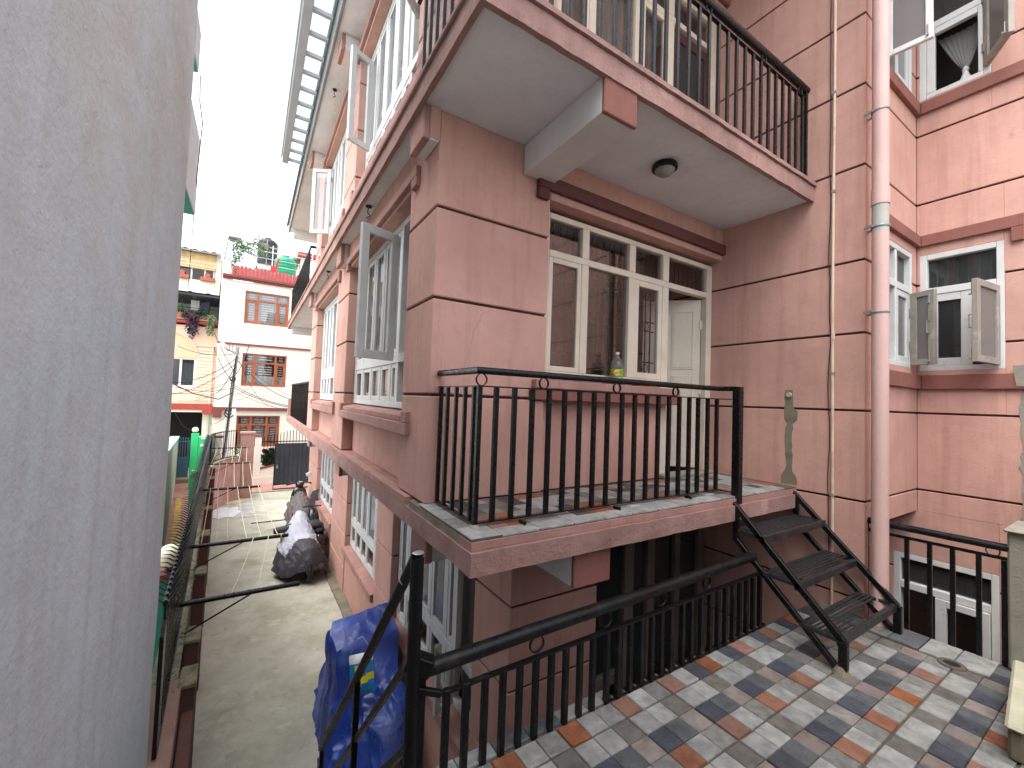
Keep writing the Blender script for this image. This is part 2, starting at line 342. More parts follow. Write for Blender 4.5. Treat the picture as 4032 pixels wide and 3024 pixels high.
class Part:
    """builds parts of one thing; geometry is given in world space and stored relative to the thing's base"""
    def __init__(s, name, label, cat, loc=(0,0,0), group=None): s.root = thing(name, label, cat, loc, group); s.loc = loc
    def __call__(s, name, m, fn=None, mb=None, parent=None, bevel=0, smooth=False, label=None):
        b = mb or MB()
        if fn: fn(b)
        o = b.build(name, m, parent or s.root, s.loc, bevel, smooth)
        if label: o['label'] = label
        return o
    def box(s, name, m, x0, x1, y0, y1, z0, z1, parent=None, bevel=0): return s(name, m, mb=MB().box(x0, x1, y0, y1, z0, z1), parent=parent, bevel=bevel)
    def copies(s, name, mesh, pts, parent=None):
        out = []
        for p in pts:
            o = bpy.data.objects.new(name, mesh); COL.objects.link(o); o.parent = parent or s.root
            base = s.loc
            o.location = (p[0]-base[0], p[1]-base[1], p[2]-base[2]); out.append(o)
        return out
def struct(o): o['kind'] = 'structure'; return o
def mesh_only(mb, name, m, bevel=0, smooth=False):
    o = mb.build(name, m, bevel=bevel, smooth=smooth); me = o.data; bpy.data.objects.remove(o); return me
def solo(name, label, cat, m, mb, loc, group=None, bevel=0, smooth=False):
    o = mb.build(name, m, None, loc, bevel, smooth); o.location = loc; return tag(o, label, cat, group)

G = -4.07; ZT = -1.745; ZF = -.733; ZS = 2.047
XS, XP, YF, YW, XW, YC, XW2 = 1.041, 1.176, 2.747, 2.874, 4.516, 1.433, 5.886
XL, YL = 1.78, 2.747
F = lambda y: -.248-.048*y          # line of the spiked fence

# ================================================================== ground
def grid_patch(name, m, x0, x1, y0, y1, z, nx, ny, amp):
    mb = MB(); vs = []; fs = []
    for j in range(ny+1):
        for i in range(nx+1):
            x = x0+(x1-x0)*i/nx; y = y0+(y1-y0)*j/ny
            vs.append((x, y, z+amp*noise.noise(Vector((x*.9, y*.9, 3)))))
    for j in range(ny):
        for i in range(nx):
            a = j*(nx+1)+i; fs.append((a, a+1, a+nx+2, a+nx+1))
    return struct(mb.add(vs, fs).build(name, m, smooth='all'))
struct(MB().box(-220, 220, -120, 320, G-.5, G-.03).build('ground', 'concrete_ground'))
grid_patch('alley_pavement', 'concrete_ground', -1.3, 3.0, 1.5, 19.55, G, 40, 90, .008)
# brick lane crossing the far end and the brick path beyond the spiked wall
struct(MB().box(-14, 14, 19.62, 22.6, G-.02, G+.012).build('brick_road', 'brick_path'))
struct(MB().prism([(-1.0, 9.5), (-.62, 9.5), (-1.25, 19.5), (-2.5, 19.5), (-1.62, 13.5), (-1.35, 9.5)], G-.02, G+.006).build('brick_pavement', 'brick_path'))
struct(MB().prism([(-1.17, 10), (-.97, 10), (-1.39, 13.86), (-2.045, 20.14), (-2.2, 20.2), (-1.577, 13.95)], G-.01, G+.011).build('yellow_path', 'brick_yellow'))
struct(MB().box(.15, 2.6, 19.52, 19.62, G-.02, G+.05).build('lane_kerb', 'cement', bevel=.01))
# cement apron along the foot of the house
def apron(b):
    n = 40
    for i in range(n):
        y0, y1 = 2.8+i*.34, 2.8+(i+1)*.34; x0 = 1.62+.035*noise.noise(Vector((0, y0*.9, 0)))
        b.box(x0, 1.80, y0, y1-.004, G-.02, G+.035+.012*noise.noise(Vector((2, y0, 0))))
b = MB(); apron(b); struct(b.build('apron_strip', 'mortar', bevel=.006))
# spills on the alley floor (flat print on the concrete)
def blob(cx, cyy, rx, ry, seed, n=46, jag=.3):
    out = []
    for i in range(n):
        a = 2*math.pi*i/n; k = 1+jag*noise.noise(Vector((math.cos(a)*2.2+seed, math.sin(a)*2.2, seed)))+jag*.6*noise.noise(Vector((math.cos(a)*9+seed, math.sin(a)*9, seed)))
        out.append((cx+rx*k*math.cos(a), cyy+ry*k*math.sin(a)))
    return out
sp = MB()
sp.prism(blob(-.55, 16.75, .42, .75, 4), G+.012, G+.016)
for k in range(13):
    yy = 15.95+k*.15; L = random.uniform(.35, 1.2); x0 = random.uniform(-.3, -.05)
    sp.prism([(x0, yy-.03), (x0+L*.5, yy-.02+random.uniform(-.03, .03)), (x0+L, yy+random.uniform(-.03, .03)), (x0+L*.5, yy+.035), (x0, yy+.05)], G+.0135+k*.0001, G+.0165+k*.0001)
struct(sp.build('whitewash_spill', 'white_spill'))
struct(MB().prism(blob(-.38, 18.25, .35, .24, 9), G+.012, G+.016).build('sand_spill', 'yellow_spill'))
struct(MB().box(.2, 1.5, 15.1, 15.16, G, G+.014).build('drain_channel', 'groove_dark'))

# ================================================================== terrace
TX0, TX1 = -.35, 4.62
t = MB().box(TX0, 1.84, -1.5, 1.885, ZT-.16, ZT-.012).box(1.84, TX1, -1.5, 1.80, ZT-.16, ZT-.012)
terr = struct(t.build('terrace_floor', 'grout'))
tb = MB().box(TX0, TX0+.2, -1.5, 1.80, G, ZT-.165).box(TX0+.2, 4.55, 1.5, 1.7, G, ZT-.165).box(4.35, 4.55, -1.5, 1.5, G, ZT-.165)
struct(tb.build('terrace_base', 'brown_paint'))
def tile_mesh(w, d, h=.016):
    return {k: mesh_only(MB().box(-w/2, w/2, -d/2, d/2, -h, 0), 'tile', k, bevel=.0035) for k in
            ('tile_light', 'tile_grey', 'tile_slate', 'tile_navy', 'tile_brown', 'tile_rust', 'tile_orange', 'tile_dark')}
CW = .4/3; tm = tile_mesh(CW-.006, CW-.006)
PAT = [['tile_orange', 'tile_light', 'tile_grey'], ['tile_navy', 'tile_slate', 'tile_rust'], ['tile_light', 'tile_light', 'tile_brown']]
def put(mesh, x, y, z, parent, rz=0):
    o = bpy.data.objects.new('tile', mesh); COL.objects.link(o); o.parent = parent
    o.location = (x, y, z+random.uniform(-.0012, .0012)); o.rotation_euler = (random.uniform(-.004, .004), random.uniform(-.004, .004), rz); return o
OX, OY = 2.668, .848
cnt = 0; bank = []
for j in range(-4, 8):
    for i in range(-20, 14):
        x = OX+(i+.5)*CW+(.0035*((i//3)%2)); y = OY+(j+.5)*CW
        row = j % 3; colm = i % 3
        k = PAT[row][colm]
        if j == 6:   # cut row beside the railing
            k = [['tile_orange', 'tile_light', 'tile_navy'], ['tile_orange', 'tile_light', 'tile_grey']][0 if i > -3 else 1][colm]
        if j == 7: continue
        if x < .75 or x > (4.28 if y > .66 else 4.58): continue
        if y < .35 and x < 3.0: continue
        # gap widened at the joint of each 0.4 m tile
        fx = (-.004 if colm == 2 else .004 if colm == 0 else 0); fy = (-.005 if row == 2 else .005 if row == 0 else 0)
        if abs(x-3.0) > -1: put(tm[k], x+fx*.6, y+fy*.6, ZT, terr); cnt += 1
# edging tiles: outer lip left of the gap, and the row along the right railing
lip = tile_mesh(.195, .082)
for i in range(6):
    put(lip[random.choice(['tile_slate', 'tile_light', 'tile_grey', 'tile_slate'])], .72+.1+i*.2, 1.842, ZT+.002, terr)
edge = tile_mesh(.3, .30)
for i, k in enumerate(['tile_light', 'tile_light', 'tile_slate', 'tile_grey', 'tile_slate', 'tile_grey']):
    put(edge[k], 4.453, .78-.004+i*.178+(.0), ZT+.004, terr).scale = (1, .57, 1)
struct(MB().box(-.4, 6.0, -1.75, -1.52, G, .85).build('added_light_blocker', 'grey_wall_plaster', bevel=.02))  # unseen wall added behind the camera to block low light and bounce fill
# shower drain collar in the tiles
pt = Part('floor_drain', 'round floor drain with dark hole among the terrace tiles', 'drain', (4.26, .86, ZT))
pt('collar', 'grout', lambda b: b.lathe((4.26, .86, ZT), [(.075, 0), (.07, .012), (.045, .012), (.044, .004)], 24), smooth=True)
pt('hole', 'painted_dark_interior', lambda b: b.lathe((4.26, .86, ZT+.005), [(.043, 0), (.043, .002)], 20))

# ================================================================== pink house
H = Part('pink_house', 'tall pink plastered house with grooved pillars, balconies and white windows', 'house', (3, 6, G))
def column(x0, x1, y0, y1, z0, z1, grooves, gap=.02, inset=.016, tag_name='wall_panel'):
    zs = [z0]+[g for g in grooves if z0+.05 < g < z1-.05]+[z1]
    zs = sorted(zs)
    H.box('wall_core', 'groove_dark', x0+inset, x1-inset, y0+inset, y1-inset, z0+.004, z1-.004)
    for a, c in zip(zs[:-1], zs[1:]):
        H.box(tag_name, 'pink_plaster', x0, x1, y0, y1, a+(gap/2 if a != z0 else 0), c-(gap/2 if c != z1 else 0), bevel=.007)
GR = [-3.55, -2.92, -2.25, -1.607, -.768, .018, .705, 1.356, 2.216, 2.957, 3.612, 4.27]
ZB = -.922; ZS2 = 4.95; Z2 = 2.2
BAYS = [(3.349, 5.866), (6.717, 9.11)]
# corner pillar and side pillars, three storeys
for z0, z1, xs in ((G, ZB+.02, XL), (ZF, ZS, XS), (Z2, ZS2, XS)):
    low = z0 == G
    column(xs, 2.685 if low else 2.035, YF, 3.349, z0, z1, GR)
    column(xs, xs+.42, 5.866, 6.717, z0, z1, GR)
    column(xs, xs+.42, 9.11, 10.8 if low else 9.9, z0, z1, GR)
    if low: column(xs, xs+.42, 13.6, 15.6, z0, z1, GR)
# rear part of the house past the third pillar (behind the far balconies)
H.box('rear_wall', 'pink_plaster', 2.3, 2.5, 9.95, 15.3, ZF, ZS2)
H.box('rear_end_wall', 'pink_plaster', 2.3, 8, 15.3, 15.5, ZF, ZS2)
H.box('rear_wall', 'pink_plaster', 2.25, 2.45, 15.6, 15.75, G, ZB)
# inner walls that close the rooms
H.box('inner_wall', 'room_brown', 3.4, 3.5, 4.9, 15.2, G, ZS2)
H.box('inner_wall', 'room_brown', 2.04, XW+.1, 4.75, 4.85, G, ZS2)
H.box('inner_wall', 'room_brown', 1.2, 3.39, 6.2, 6.3, G, ZS2) if False else None
# slabs with their fascias
def slab(z_top, z_sof, xe, ye, far, zb, lipz, xwall):
    H.box('floor_slab', 'soffit_paint', xe+.04, XW, ye+.04, far-.04, z_sof, z_top-.05)
    # fascia: front, side, far end
    H('fascia', 'fascia_pink', mb=rough_box(xe, XW-.003, ye, ye+.037, zb, lipz), smooth=True)
    H('fascia', 'fascia_pink', mb=rough_box(xe, xe+.037, ye+.039, far, zb, lipz), smooth=True)
    H.box('fascia', 'fascia_pink', xe+.039, 2.6, far-.037, far, zb, lipz, bevel=.006)
# upper slab
slab(2.2, ZS, .878, 1.828, 15.05, 2.02, 2.16, XS)
H('slab_lip', 'fascia_pink', mb=rough_box(.858, XW-.003, 1.808, 1.90, 2.165, 2.2, .003), smooth=True)
H.box('slab_lip', 'fascia_pink', .858, .94, 1.902, 15.06, 2.165, 2.2, bevel=.006)
H.box('slab_top', 'fascia_pink', .942, XW-.003, 1.902, 15.0, 2.152, 2.196)
# lower slab (carries the tiled balcony)
slab(-.75, -.89, 1.0, 1.935, 15.3, ZB, -.80, XL)
H('slab_lip', 'pink_trim', mb=rough_box(1.012, XW-.003, 1.957, 2.10, -.797, -.753, .005, .04), smooth=True)
H('slab_lip', 'pink_trim', mb=rough_box(1.0, 1.10, 3.05, 15.3, -.797, -.745, .008, .08), smooth=True)
H('mortar_bed', 'mortar', mb=rough_box(1.012, 1.2, 2.102, 2.98, -.798, -.753, .007, .03), smooth=True)
H.box('ledge_top', 'pink_trim', 1.102, 1.40, 3.36, 15.2, -.797, -.742)
H.box('floor_bed', 'grout', 1.205, XW-.003, 2.105, 2.95, -.80, -.752)
# cantilever beams with painted ends
def beam_x(y0, y1, x0, x1, z0, z1):
    H.box('beam', 'white_paint', x0+.05, x1, y0, y1, z0, z1, bevel=.006)
    H.box('beam_end', 'pink_trim', x0, x0+.048, y0-.004, y1+.004, z0-.006, z1, bevel=.006)
def beam_y(x0, x1, y0, y1, z0, z1, m='red_trim'):
    H.box('beam', 'white_paint', x0, x1, y0+.03, y1, z0, z1, bevel=.006)
    H.box('beam_end', m, x0-.004, x1+.004, y0, y0+.028, z0-.006, z1, bevel=.006)
beam_x(YF-.005, 3.025, .915, XS-.004, 1.805, 2.043); beam_x(5.98, 6.30, .93, XS-.004, 1.78, 2.043); beam_x(9.3, 9.6, .93, XS-.004, 1.78, 2.043)
H.box('beam', 'soffit_paint', .98, 2.3, 14.6, 15.0, 1.86, 2.043)
beam_x(2.70, 3.0, 1.05, XL-.004, -1.12, -.895); beam_x(5.98, 6.28, 1.05, XL-.004, -1.10, -.895); beam_x(9.4, 9.7, 1.05, XL-.004, -1.10, -.895)
beam_y(1.754, 2.039, 1.841, YF-.004, 1.805, 2.043); beam_y(1.745, 2.05, 1.985, YF-.004, -1.147, -.895)
beam_x(5.98, 6.30, .80, XS-.004, 4.72, 4.946); beam_x(9.3, 9.6, .80, XS-.004, 4.72, 4.946); beam_x(2.8, 3.1, .80, XS-.004, 4.72, 4.946)
H.box('beam_face', 'pink_plaster', .967, XS-.004, YF-.012, YF-.0055, 1.815, 2.03)
# roof eave
H.box('roof_slab', 'soffit_paint', .76, 6.8, 1.0, 14.5, 4.95, 5.2)
H.box('fascia', 'pole_grey', .72, .757, .9, 14.55, 4.93, 5.24, bevel=.005); H.box('fascia', 'fascia_pink', .76, 6.8, .9, .98, 4.93, 5.24, bevel=.005)
H.box('eave_edge', 'corrugated', .665, .715, .9, 14.6, 5.16, 5.19)
H.box('beam', 'soffit_paint', .85, 2.3, 14.1, 14.45, 4.75, 4.947)
# bay infill: sill wall, bands, windows
def casement(x, y0, y1, z0, z1, parent, axis='x', w=.055, t=.045, pane='window_glass', m='frame_white'):
    """closed casement leaf: four rails and a pane; in plane x (axis x) or plane y (axis y)"""
    fr = MB()
    def bx(a0, a1, c0, c1, th=t, off=0):
        if axis == 'x': fr.box(x-th/2+off, x+th/2+off, a0, a1, c0, c1)
        else: fr.box(a0, a1, x-th/2+off, x+th/2+off, c0, c1)
    bx(y0, y0+w, z0, z1); bx(y1-w, y1, z0, z1); bx(y0+w+.001, y1-w-.001, z0, z0+w); bx(y0+w+.001, y1-w-.001, z1-w, z1)
    s = H('sash', m, mb=fr, parent=parent, bevel=.003)
    g = MB()
    if axis == 'x': g.box(x-.003, x+.003, y0+w-.004, y1-w+.004, z0+w-.004, z1-w+.004)
    else: g.box(y0+w-.004, y1-w+.004, x-.003, x+.003, z0+w-.004, z1-w+.004)
    H('pane', pane, mb=g, parent=parent)
    return s
def curtain_mb(x, y0, y1, z0, z1, axis='x', amp=.02, waves=30, n=90):
    b = MB(); vs = []; fs = []
    for i in range(n+1):
        s = i/n; y = y0+(y1-y0)*s
        dx = amp*math.sin(waves*s*2*math.pi*.5+1.5*math.sin(7*s))+amp*.6*noise.noise(Vector((y*5, 1, 0)))
        for z in (z0, z1):
            vs.append((x+dx, y, z) if axis == 'x' else (y, x+dx, z))
    for i in range(n): fs.append((2*i, 2*i+2, 2*i+3, 2*i+1))
    return b.add(vs, fs)
def side_window(xo, y0, y1, zs, zt, zh, mull, kind, skip_low=()):
    """window strip in plane x=xo: outer frame, mullions, transom, sashes; y0 near, y1 far"""
    fr = MB(); t = .035
    fr.box(xo-t, xo+t, y0, y0+.05, zs, zh).box(xo-t, xo+t, y1-.06, y1, zs, zh)
    fr.box(xo-t, xo+t, y0+.051, y1-.061, zh-.06, zh).box(xo-t, xo+t, y0+.051, y1-.061, zs, zs+.06)
    fr.box(xo-t, xo+t, y0+.051, y1-.061, zt-.04, zt+.045)
    for m in mull:
        fr.box(xo-t+.002, xo+t-.002, m-.028, m+.028, zs+.061, zt-.041).box(xo-t+.002, xo+t-.002, m-.028, m+.028, zt+.046, zh-.061)
    w = H('window', 'frame_white', mb=fr, bevel=.003)
    e = [y0+.05]+[v for m in mull for v in (m-.028, m+.028)]+[y1-.06]
    for a, c in zip(e[::2], e[1::2]):
        if c-a < .06: continue
        if (a, c) != tuple(e[:2]) or kind != 'open': casement(xo-.005, a+.002, c-.002, zt+.047, zh-.062, w, pane='dusty_glass')
        casement(xo-.005, a+.002, c-.002, zs+.062, zt-.042, w, w=.045, pane='window_glass') if (a, c) != tuple(e[:2]) or kind != 'open' else None
    return w
def open_leaf(hx, hy, ox, oy, z0, z1, w=.07, t=.04, handle=True, pane='window_glass', m='frame_white'):
    """casement swung out: from hinge (hx,hy) to free edge (ox,oy)"""
    h = Vector((hx, hy, 0)); o = Vector((ox, oy, 0)); d = (o-h); L = d.length; d.normalize(); nn = Vector((-d.y, d.x, 0))
    P = lambda s, z: h+d*s+Vector((0, 0, z))
    b = MB(); zz = Vector((0, 0, 1))
    for s0, s1, c0, c1 in ((0, w, z0, z1), (L-w, L, z0, z1), (w+.001, L-w-.001, z0, z0+w), (w+.001, L-w-.001, z1-w, z1)):
        b.obox(P((s0+s1)/2, (c0+c1)/2), d*(s1-s0)/2, nn*t/2, zz*(c1-c0)/2)
    lf = H('open_sash', m, mb=b, bevel=.003)
    g = MB().obox(P(L/2, (z0+z1)/2), d*(L/2-w+.004), nn*.003, zz*((z1-z0)/2-w+.004)); H('pane', pane, mb=g, parent=lf)
    hd = MB()
    for zc in (z0+.08, z1-.08): hd.tube([P(L-.035, zc-.05)-nn*.028, P(L-.035, zc+.05)-nn*.028], .006, 6).tube([P(L-.035, zc-.05)-nn*.02, P(L-.035, zc-.05)-nn*.05], .008, 6)
    if handle:
        zc = (z0+z1)/2; hd.tube([P(L-.04, zc-.06)-nn*.02, P(L-.04, zc-.06)-nn*.05, P(L-.04, zc+.06)-nn*.05, P(L-.04, zc+.06)-nn*.02], .006, 6)
    H('handle', 'grey_pipe_metal', mb=hd, parent=lf)
    hg = MB()
    for zc in (z0+.2, z1-.2): hg.obox(P(.0, zc)-nn*.022, d*.02, nn*.004, zz*.045)
    H('hinge', 'grey_pipe_metal', mb=hg, parent=lf)
    return lf
def u_band(x, y0, y1, z0, z1, drop, m, up=True):
    """painted plaster band proud of the pillars, with a short return at each end"""
    b = MB(); b.box(x, x+.25, y0, y1, z0, z1)
    e = .12
    if up: b.box(x, x+.10, y0, y0+e, z1+.001, z1+drop).box(x, x+.10, y1-e, y1, z1+.001, z1+drop)
    else: b.box(x, x+.10, y0, y0+e, z0-drop, z0-.001).box(x, x+.10, y1-e, y1, z0-drop, z0-.001)
    return b
for bi, (y0, y1) in enumerate(BAYS):
    ml = [[3.95, 4.19, 4.576, 4.985, 5.411], [7.547, 8.015, 8.335, 8.72]][bi]
    for st, (zf, zsof, zsill, ztr, zhd) in enumerate(((ZF, ZS, -.145, .36, 1.70), (Z2, ZS2, 2.72, 3.22, 4.62))):
        H.box('sill_wall', 'pink_plaster', XP, XP+.2, y0+.003, y1-.003, zf-.01, zsill-.16)
        H('sill_band', 'pink_trim', mb=u_band(1.003, y0-.22, y1+.1, zsill-.155, zsill-.06, .09, 'pink_trim'), bevel=.006)
        H('sill', 'pink_trim', mb=MB().prism([(1.03, zsill-.058), (1.03, zsill-.012), (1.24, zsill+.03), (1.24, zsill-.058)], y0+.003, y1-.003, 'xz') , bevel=.004)
        H.box('lintel', 'pink_plaster', XS+.005, XS+.35, y0+.003, y1-.003, zhd, zsof-.002, bevel=.004)
        H('lintel_band', 'pink_trim', mb=u_band(1.003, y0-.22, y1+.1, zhd+.035, zhd+.12, .08, 'pink_trim', False), bevel=.006)
        side_window(1.2, y0+.01, y1-.01, zsill+.032, ztr, zhd-.005, ml, 'open' if bi == 0 else 'shut')
        H('curtain', 'curtain', mb=curtain_mb(1.36, y0+.75 if bi == 0 else y0+.1, y1-.05, zsill+.05, zhd-.03))
    # ground storey
    H.box('sill_wall', 'pink_plaster', XL+.02, XL+.25, y0+.003, y1-.003, G, -3.24)
    H('sill', 'pink_trim', mb=MB().prism([(1.73, -3.235), (1.73, -3.12), (1.99, -3.085), (1.99, -3.235)], y0+.003, y1-.003, 'xz'), bevel=.005)
    H.box('lintel', 'pink_plaster', XL+.01, XL+.35, y0+.003, y1-.003, -1.02, ZB)
    ml2 = [[3.95, 4.19, 4.65, 5.1, 5.5], [7.2, 7.75, 8.2, 8.65]][bi]
    side_window(1.92, y0+.01, y1-.01, -3.083, -2.6, -1.025, ml2, 'open' if bi == 0 else 'shut')
    H('curtain', 'curtain', mb=curtain_mb(2.1, y0+.6 if bi == 0 else y0+.1, y1-.05, -3.05, -1.05))
# plaster returns that step the side sills: far ground-storey bay
H.box('sill_wall', 'pink_plaster', XL+.02, XL+.25, 10.803, 13.597, G, -3.24)
H('sill', 'pink_trim', mb=MB().prism([(1.73, -3.235), (1.73, -3.12), (1.99, -3.085), (1.99, -3.235)], 10.803, 13.597, 'xz'), bevel=.005)
side_window(1.92, 10.81, 13.59, -3.083, -2.6, -1.0, [11.3, 11.9, 12.5, 13.0], 'shut')
H('curtain', 'curtain', mb=curtain_mb(2.1, 10.9, 13.5, -3.05, -1.05))
# opened leaves
open_leaf(1.115, 3.93, .752, 3.80, .33, 1.53, w=.075)
open_leaf(1.115, 5.43, .827, 5.30, 3.10, 4.28); open_leaf(1.115, 8.75, .81, 8.94, 3.12, 4.40); open_leaf(1.115, 3.60, .80, 3.30, 3.42, 4.55)
open_leaf(1.84, 3.86, 1.62, 3.78, -3.02, -2.50, w=.06)
H.box('balcony_screen_wall', 'pink_plaster', .97, 1.09, 14.85, 15.02, 2.2, 2.75)
H.box('balcony_screen_wall', 'pink_plaster', 1.02, 1.14, 15.1, 15.27, -.74, -.2)

# ---- front wall, main floor: window and door
RX0, RX1 = 2.035, XW
H.box('lintel', 'pink_plaster', RX0+.002, RX1-.002, YF, YF+.3, 1.685, ZS-.002, bevel=.004)
def front_band(z0, z1, drop, m):
    b = MB().box(1.885, RX1-.002, YF-.045, YF-.001, z0, z1).box(1.885, 1.997, YF-.045, YF-.001, z0-drop, z0-.001)
    return H('lintel_band', m, mb=b, bevel=.006)
front_band(1.745, 1.855, .09, 'maroon_trim')
H.box('parapet_wall', 'pink_plaster', RX0+.002, 3.57, YF+.085, YF+.25, ZF-.01, .015, bevel=.004)
H.box('sill', 'pink_trim', 1.905, 3.72, YF-.06, YW+.02, .105, .175, bevel=.006)
H.box('sill_band', 'red_trim', 1.88, 3.74, YF-.04, YW+.01, .01, .103, bevel=.006)
def front_unit(dz, sill):
    fr = MB(); y0, y1 = YW-.005, YW+.065
    fr.box(RX0+.003, 2.13, y0, y1, sill, 1.65+dz); fr.box(4.414, RX1-.003, y0, y1, ZF+dz+.02, 1.65+dz)
    fr.box(2.131, 4.413, y0, y1, 1.60+dz, 1.65+dz); fr.box(2.131, 4.413, y0, y1, 1.265+dz, 1.325+dz)
    for a, c in ((2.506, 2.59), (3.126, 3.215), (3.637, 3.734)):
        fr.box(a, c, y0-.002, y1+.002, 1.326+dz, 1.599+dz); fr.box(a, c, y0-.002, y1+.002, (sill+.076 if c < 3.7 else ZF+dz+.02), 1.264+dz)
    fr.box(2.131, 3.636, y0, y1, sill, sill+.075)
    w = H('window', 'frame_cream', mb=fr, bevel=.004)
    for a, c in ((2.131, 2.505), (2.591, 3.125), (3.216, 3.636), (3.735, 4.413)):
        H('pane', 'window_glass', mb=MB().box(a, c, YW+.03, YW+.036, 1.327+dz, 1.598+dz), parent=w)
    for a, c, wd in ((2.131, 2.505, .045), (3.216, 3.636, .06)): casement(YW+.02, a+.001, c-.001, sill+.077, 1.263+dz, w, 'y', wd, .045, m='frame_cream')
    H('pane', 'window_glass', mb=MB().box(2.591, 3.125, YW+.03, YW+.036, sill+.077, 1.263+dz), parent=w)
    return w
wf = front_unit(0, .19)
# wrought-iron grille inside the panes
gr = MB()
gy = YW+.10
for i in range(19):
    x = 2.17+i*.078
    gr.box(x-.005, x+.005, gy-.005, gy+.005, .27, 1.26)
for i in range(29):
    x = 2.17+i*.078
    gr.box(x-.005, x+.005, gy-.005, gy+.005, 1.33, 1.6)
for z in (.33, .45, .78, .88, 1.12, 1.22): gr.box(2.14, 3.63, gy-.006, gy+.006, z-.006, z+.006)
for x in [2.2+i*.117 for i in range(12)]:
    for z in (.39, .83, 1.17): gr.ring((x+.02, gy, z), .042, .005, 'y', 12, 4)
H('window_grille', 'black_metal', mb=gr, parent=wf)
H('curtain', 'brown_mesh', mb=curtain_mb(YW+.3, 2.1, 3.72, .2, 1.62, 'y'))
# door opening outwards light: cream panelled leaf swung into the room
hx, hy = 4.405, 2.94; dx, dy = -.70, .714; LW = .665
def door_leaf(dz, m, panels=True, ang=(dx, dy), zlow=-.70):
    d = Vector((ang[0], ang[1], 0)).normalized(); nn = Vector((-d.y, d.x, 0)); hh = Vector((hx, hy, 0)); zz = Vector((0, 0, 1))
    if nn.y > 0: nn = -nn
    P = lambda s, z: hh+d*s+Vector((0, 0, z+dz))
    b = MB().obox(P(LW/2, (zlow+1.25)/2), d*LW/2, nn*.018, zz*(1.25-zlow)/2)
    lf = H('door', m, mb=b, bevel=.004)
    if panels:
        for (s0, s1) in ((.09, .30), (.37, .58)):
            for (c0, c1) in ((zlow+.10, -.30), (-.19, .34), (.45, 1.10)):
                pb = MB().obox(P((s0+s1)/2, (c0+c1)/2)+nn*.018, d*(s1-s0)/2, nn*.006, zz*(c1-c0)/2)
                H('door_panel', m, mb=pb, parent=lf, bevel=.0055)
                mb2 = MB()
                for q0, q1 in (((s0-.018, c0-.018), (s1+.018, c0)), ((s0-.018, c1), (s1+.018, c1+.018)), ((s0-.018, c0), (s0, c1)), ((s1, c0), (s1+.018, c1))):
                    mb2.obox(P((q0[0]+q1[0])/2, (q0[1]+q1[1])/2)+nn*.017, d*(q1[0]-q0[0])/2, nn*.008, zz*(q1[1]-q0[1])/2)
                H('moulding', m, mb=mb2, parent=lf, bevel=.003)
    hg = MB()
    for zc in (zlow+.25, .2, .95): hg.obox(P(0, zc)+nn*.01, d*.012, nn*.02, zz*.05)
    H('hinge', 'frame_cream', mb=hg, parent=lf)
    return lf
door_leaf(0, 'door_cream')
H.box('threshold', 'cement', 3.60, 4.51, YF+.02, YW+.06, ZF-.012, ZF+.02, bevel=.004)
# ---- front wall, upper floor (behind the upper balcony)
H.box('lintel', 'pink_plaster', RX0+.002, RX1-.002, YF, YF+.3, 4.64, ZS2-.002, bevel=.004)
b = MB().box(1.885, RX1-.002, YF-.045, YF-.001, 4.70, 4.81); H('lintel_band', 'red_trim', mb=b, bevel=.006)
front_unit(2.95, 2.62)
H.box('parapet_wall', 'pink_plaster', RX0+.002, 3.57, YF+.085, YF+.25, 2.2, 2.6)
H('curtain', 'curtain_pink', mb=curtain_mb(YW+.16, 2.1, 3.62, 2.62, 4.25, 'y', .025, 34, 140))
md = H('screen_door', 'brown_dark_wood', mb=MB().box(3.74, 3.82, YW+.02, YW+.06, 2.24, 4.19).box(4.33, 4.41, YW+.02, YW+.06, 2.24, 4.19).box(3.821, 4.329, YW+.02, YW+.06, 2.24, 2.34).box(3.821, 4.329, YW+.02, YW+.06, 4.08, 4.19).box(3.821, 4.329, YW+.02, YW+.06, 3.1, 3.2), bevel=.003)
H('screen', 'brown_mesh', mb=MB().box(3.822, 4.328, YW+.035, YW+.045, 2.341, 4.079), parent=md)
# ---- front wall, ground storey in the sunken gap
lw = MB(); yl = 2.87
for a, c in ((2.69, 2.76), (3.17, 3.30), (3.5, 3.61), (3.93, 4.02), (4.34, 4.45)): lw.box(a, c, yl, yl+.08, -3.6, -1.0)
lw.box(2.761, 4.339, yl, yl+.08, -2.66, -2.55) if False else lw.box(2.761, 3.169, yl+.002, yl+.078, -2.66, -2.56)
mat('frame_brown', srgb(116, 100, 92), .7, .1, 4)
w0 = H('window', 'frame_brown', mb=lw, bevel=.004, label='dark brown frames of the sunken ground floor window')
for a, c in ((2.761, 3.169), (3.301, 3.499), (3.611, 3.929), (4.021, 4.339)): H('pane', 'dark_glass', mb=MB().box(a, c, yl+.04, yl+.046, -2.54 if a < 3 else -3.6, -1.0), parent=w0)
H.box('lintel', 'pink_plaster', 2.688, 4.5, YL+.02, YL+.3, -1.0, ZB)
H.box('room_back', 'painted_dark_interior', 2.7, 4.5, 3.6, 3.65, G, ZB)
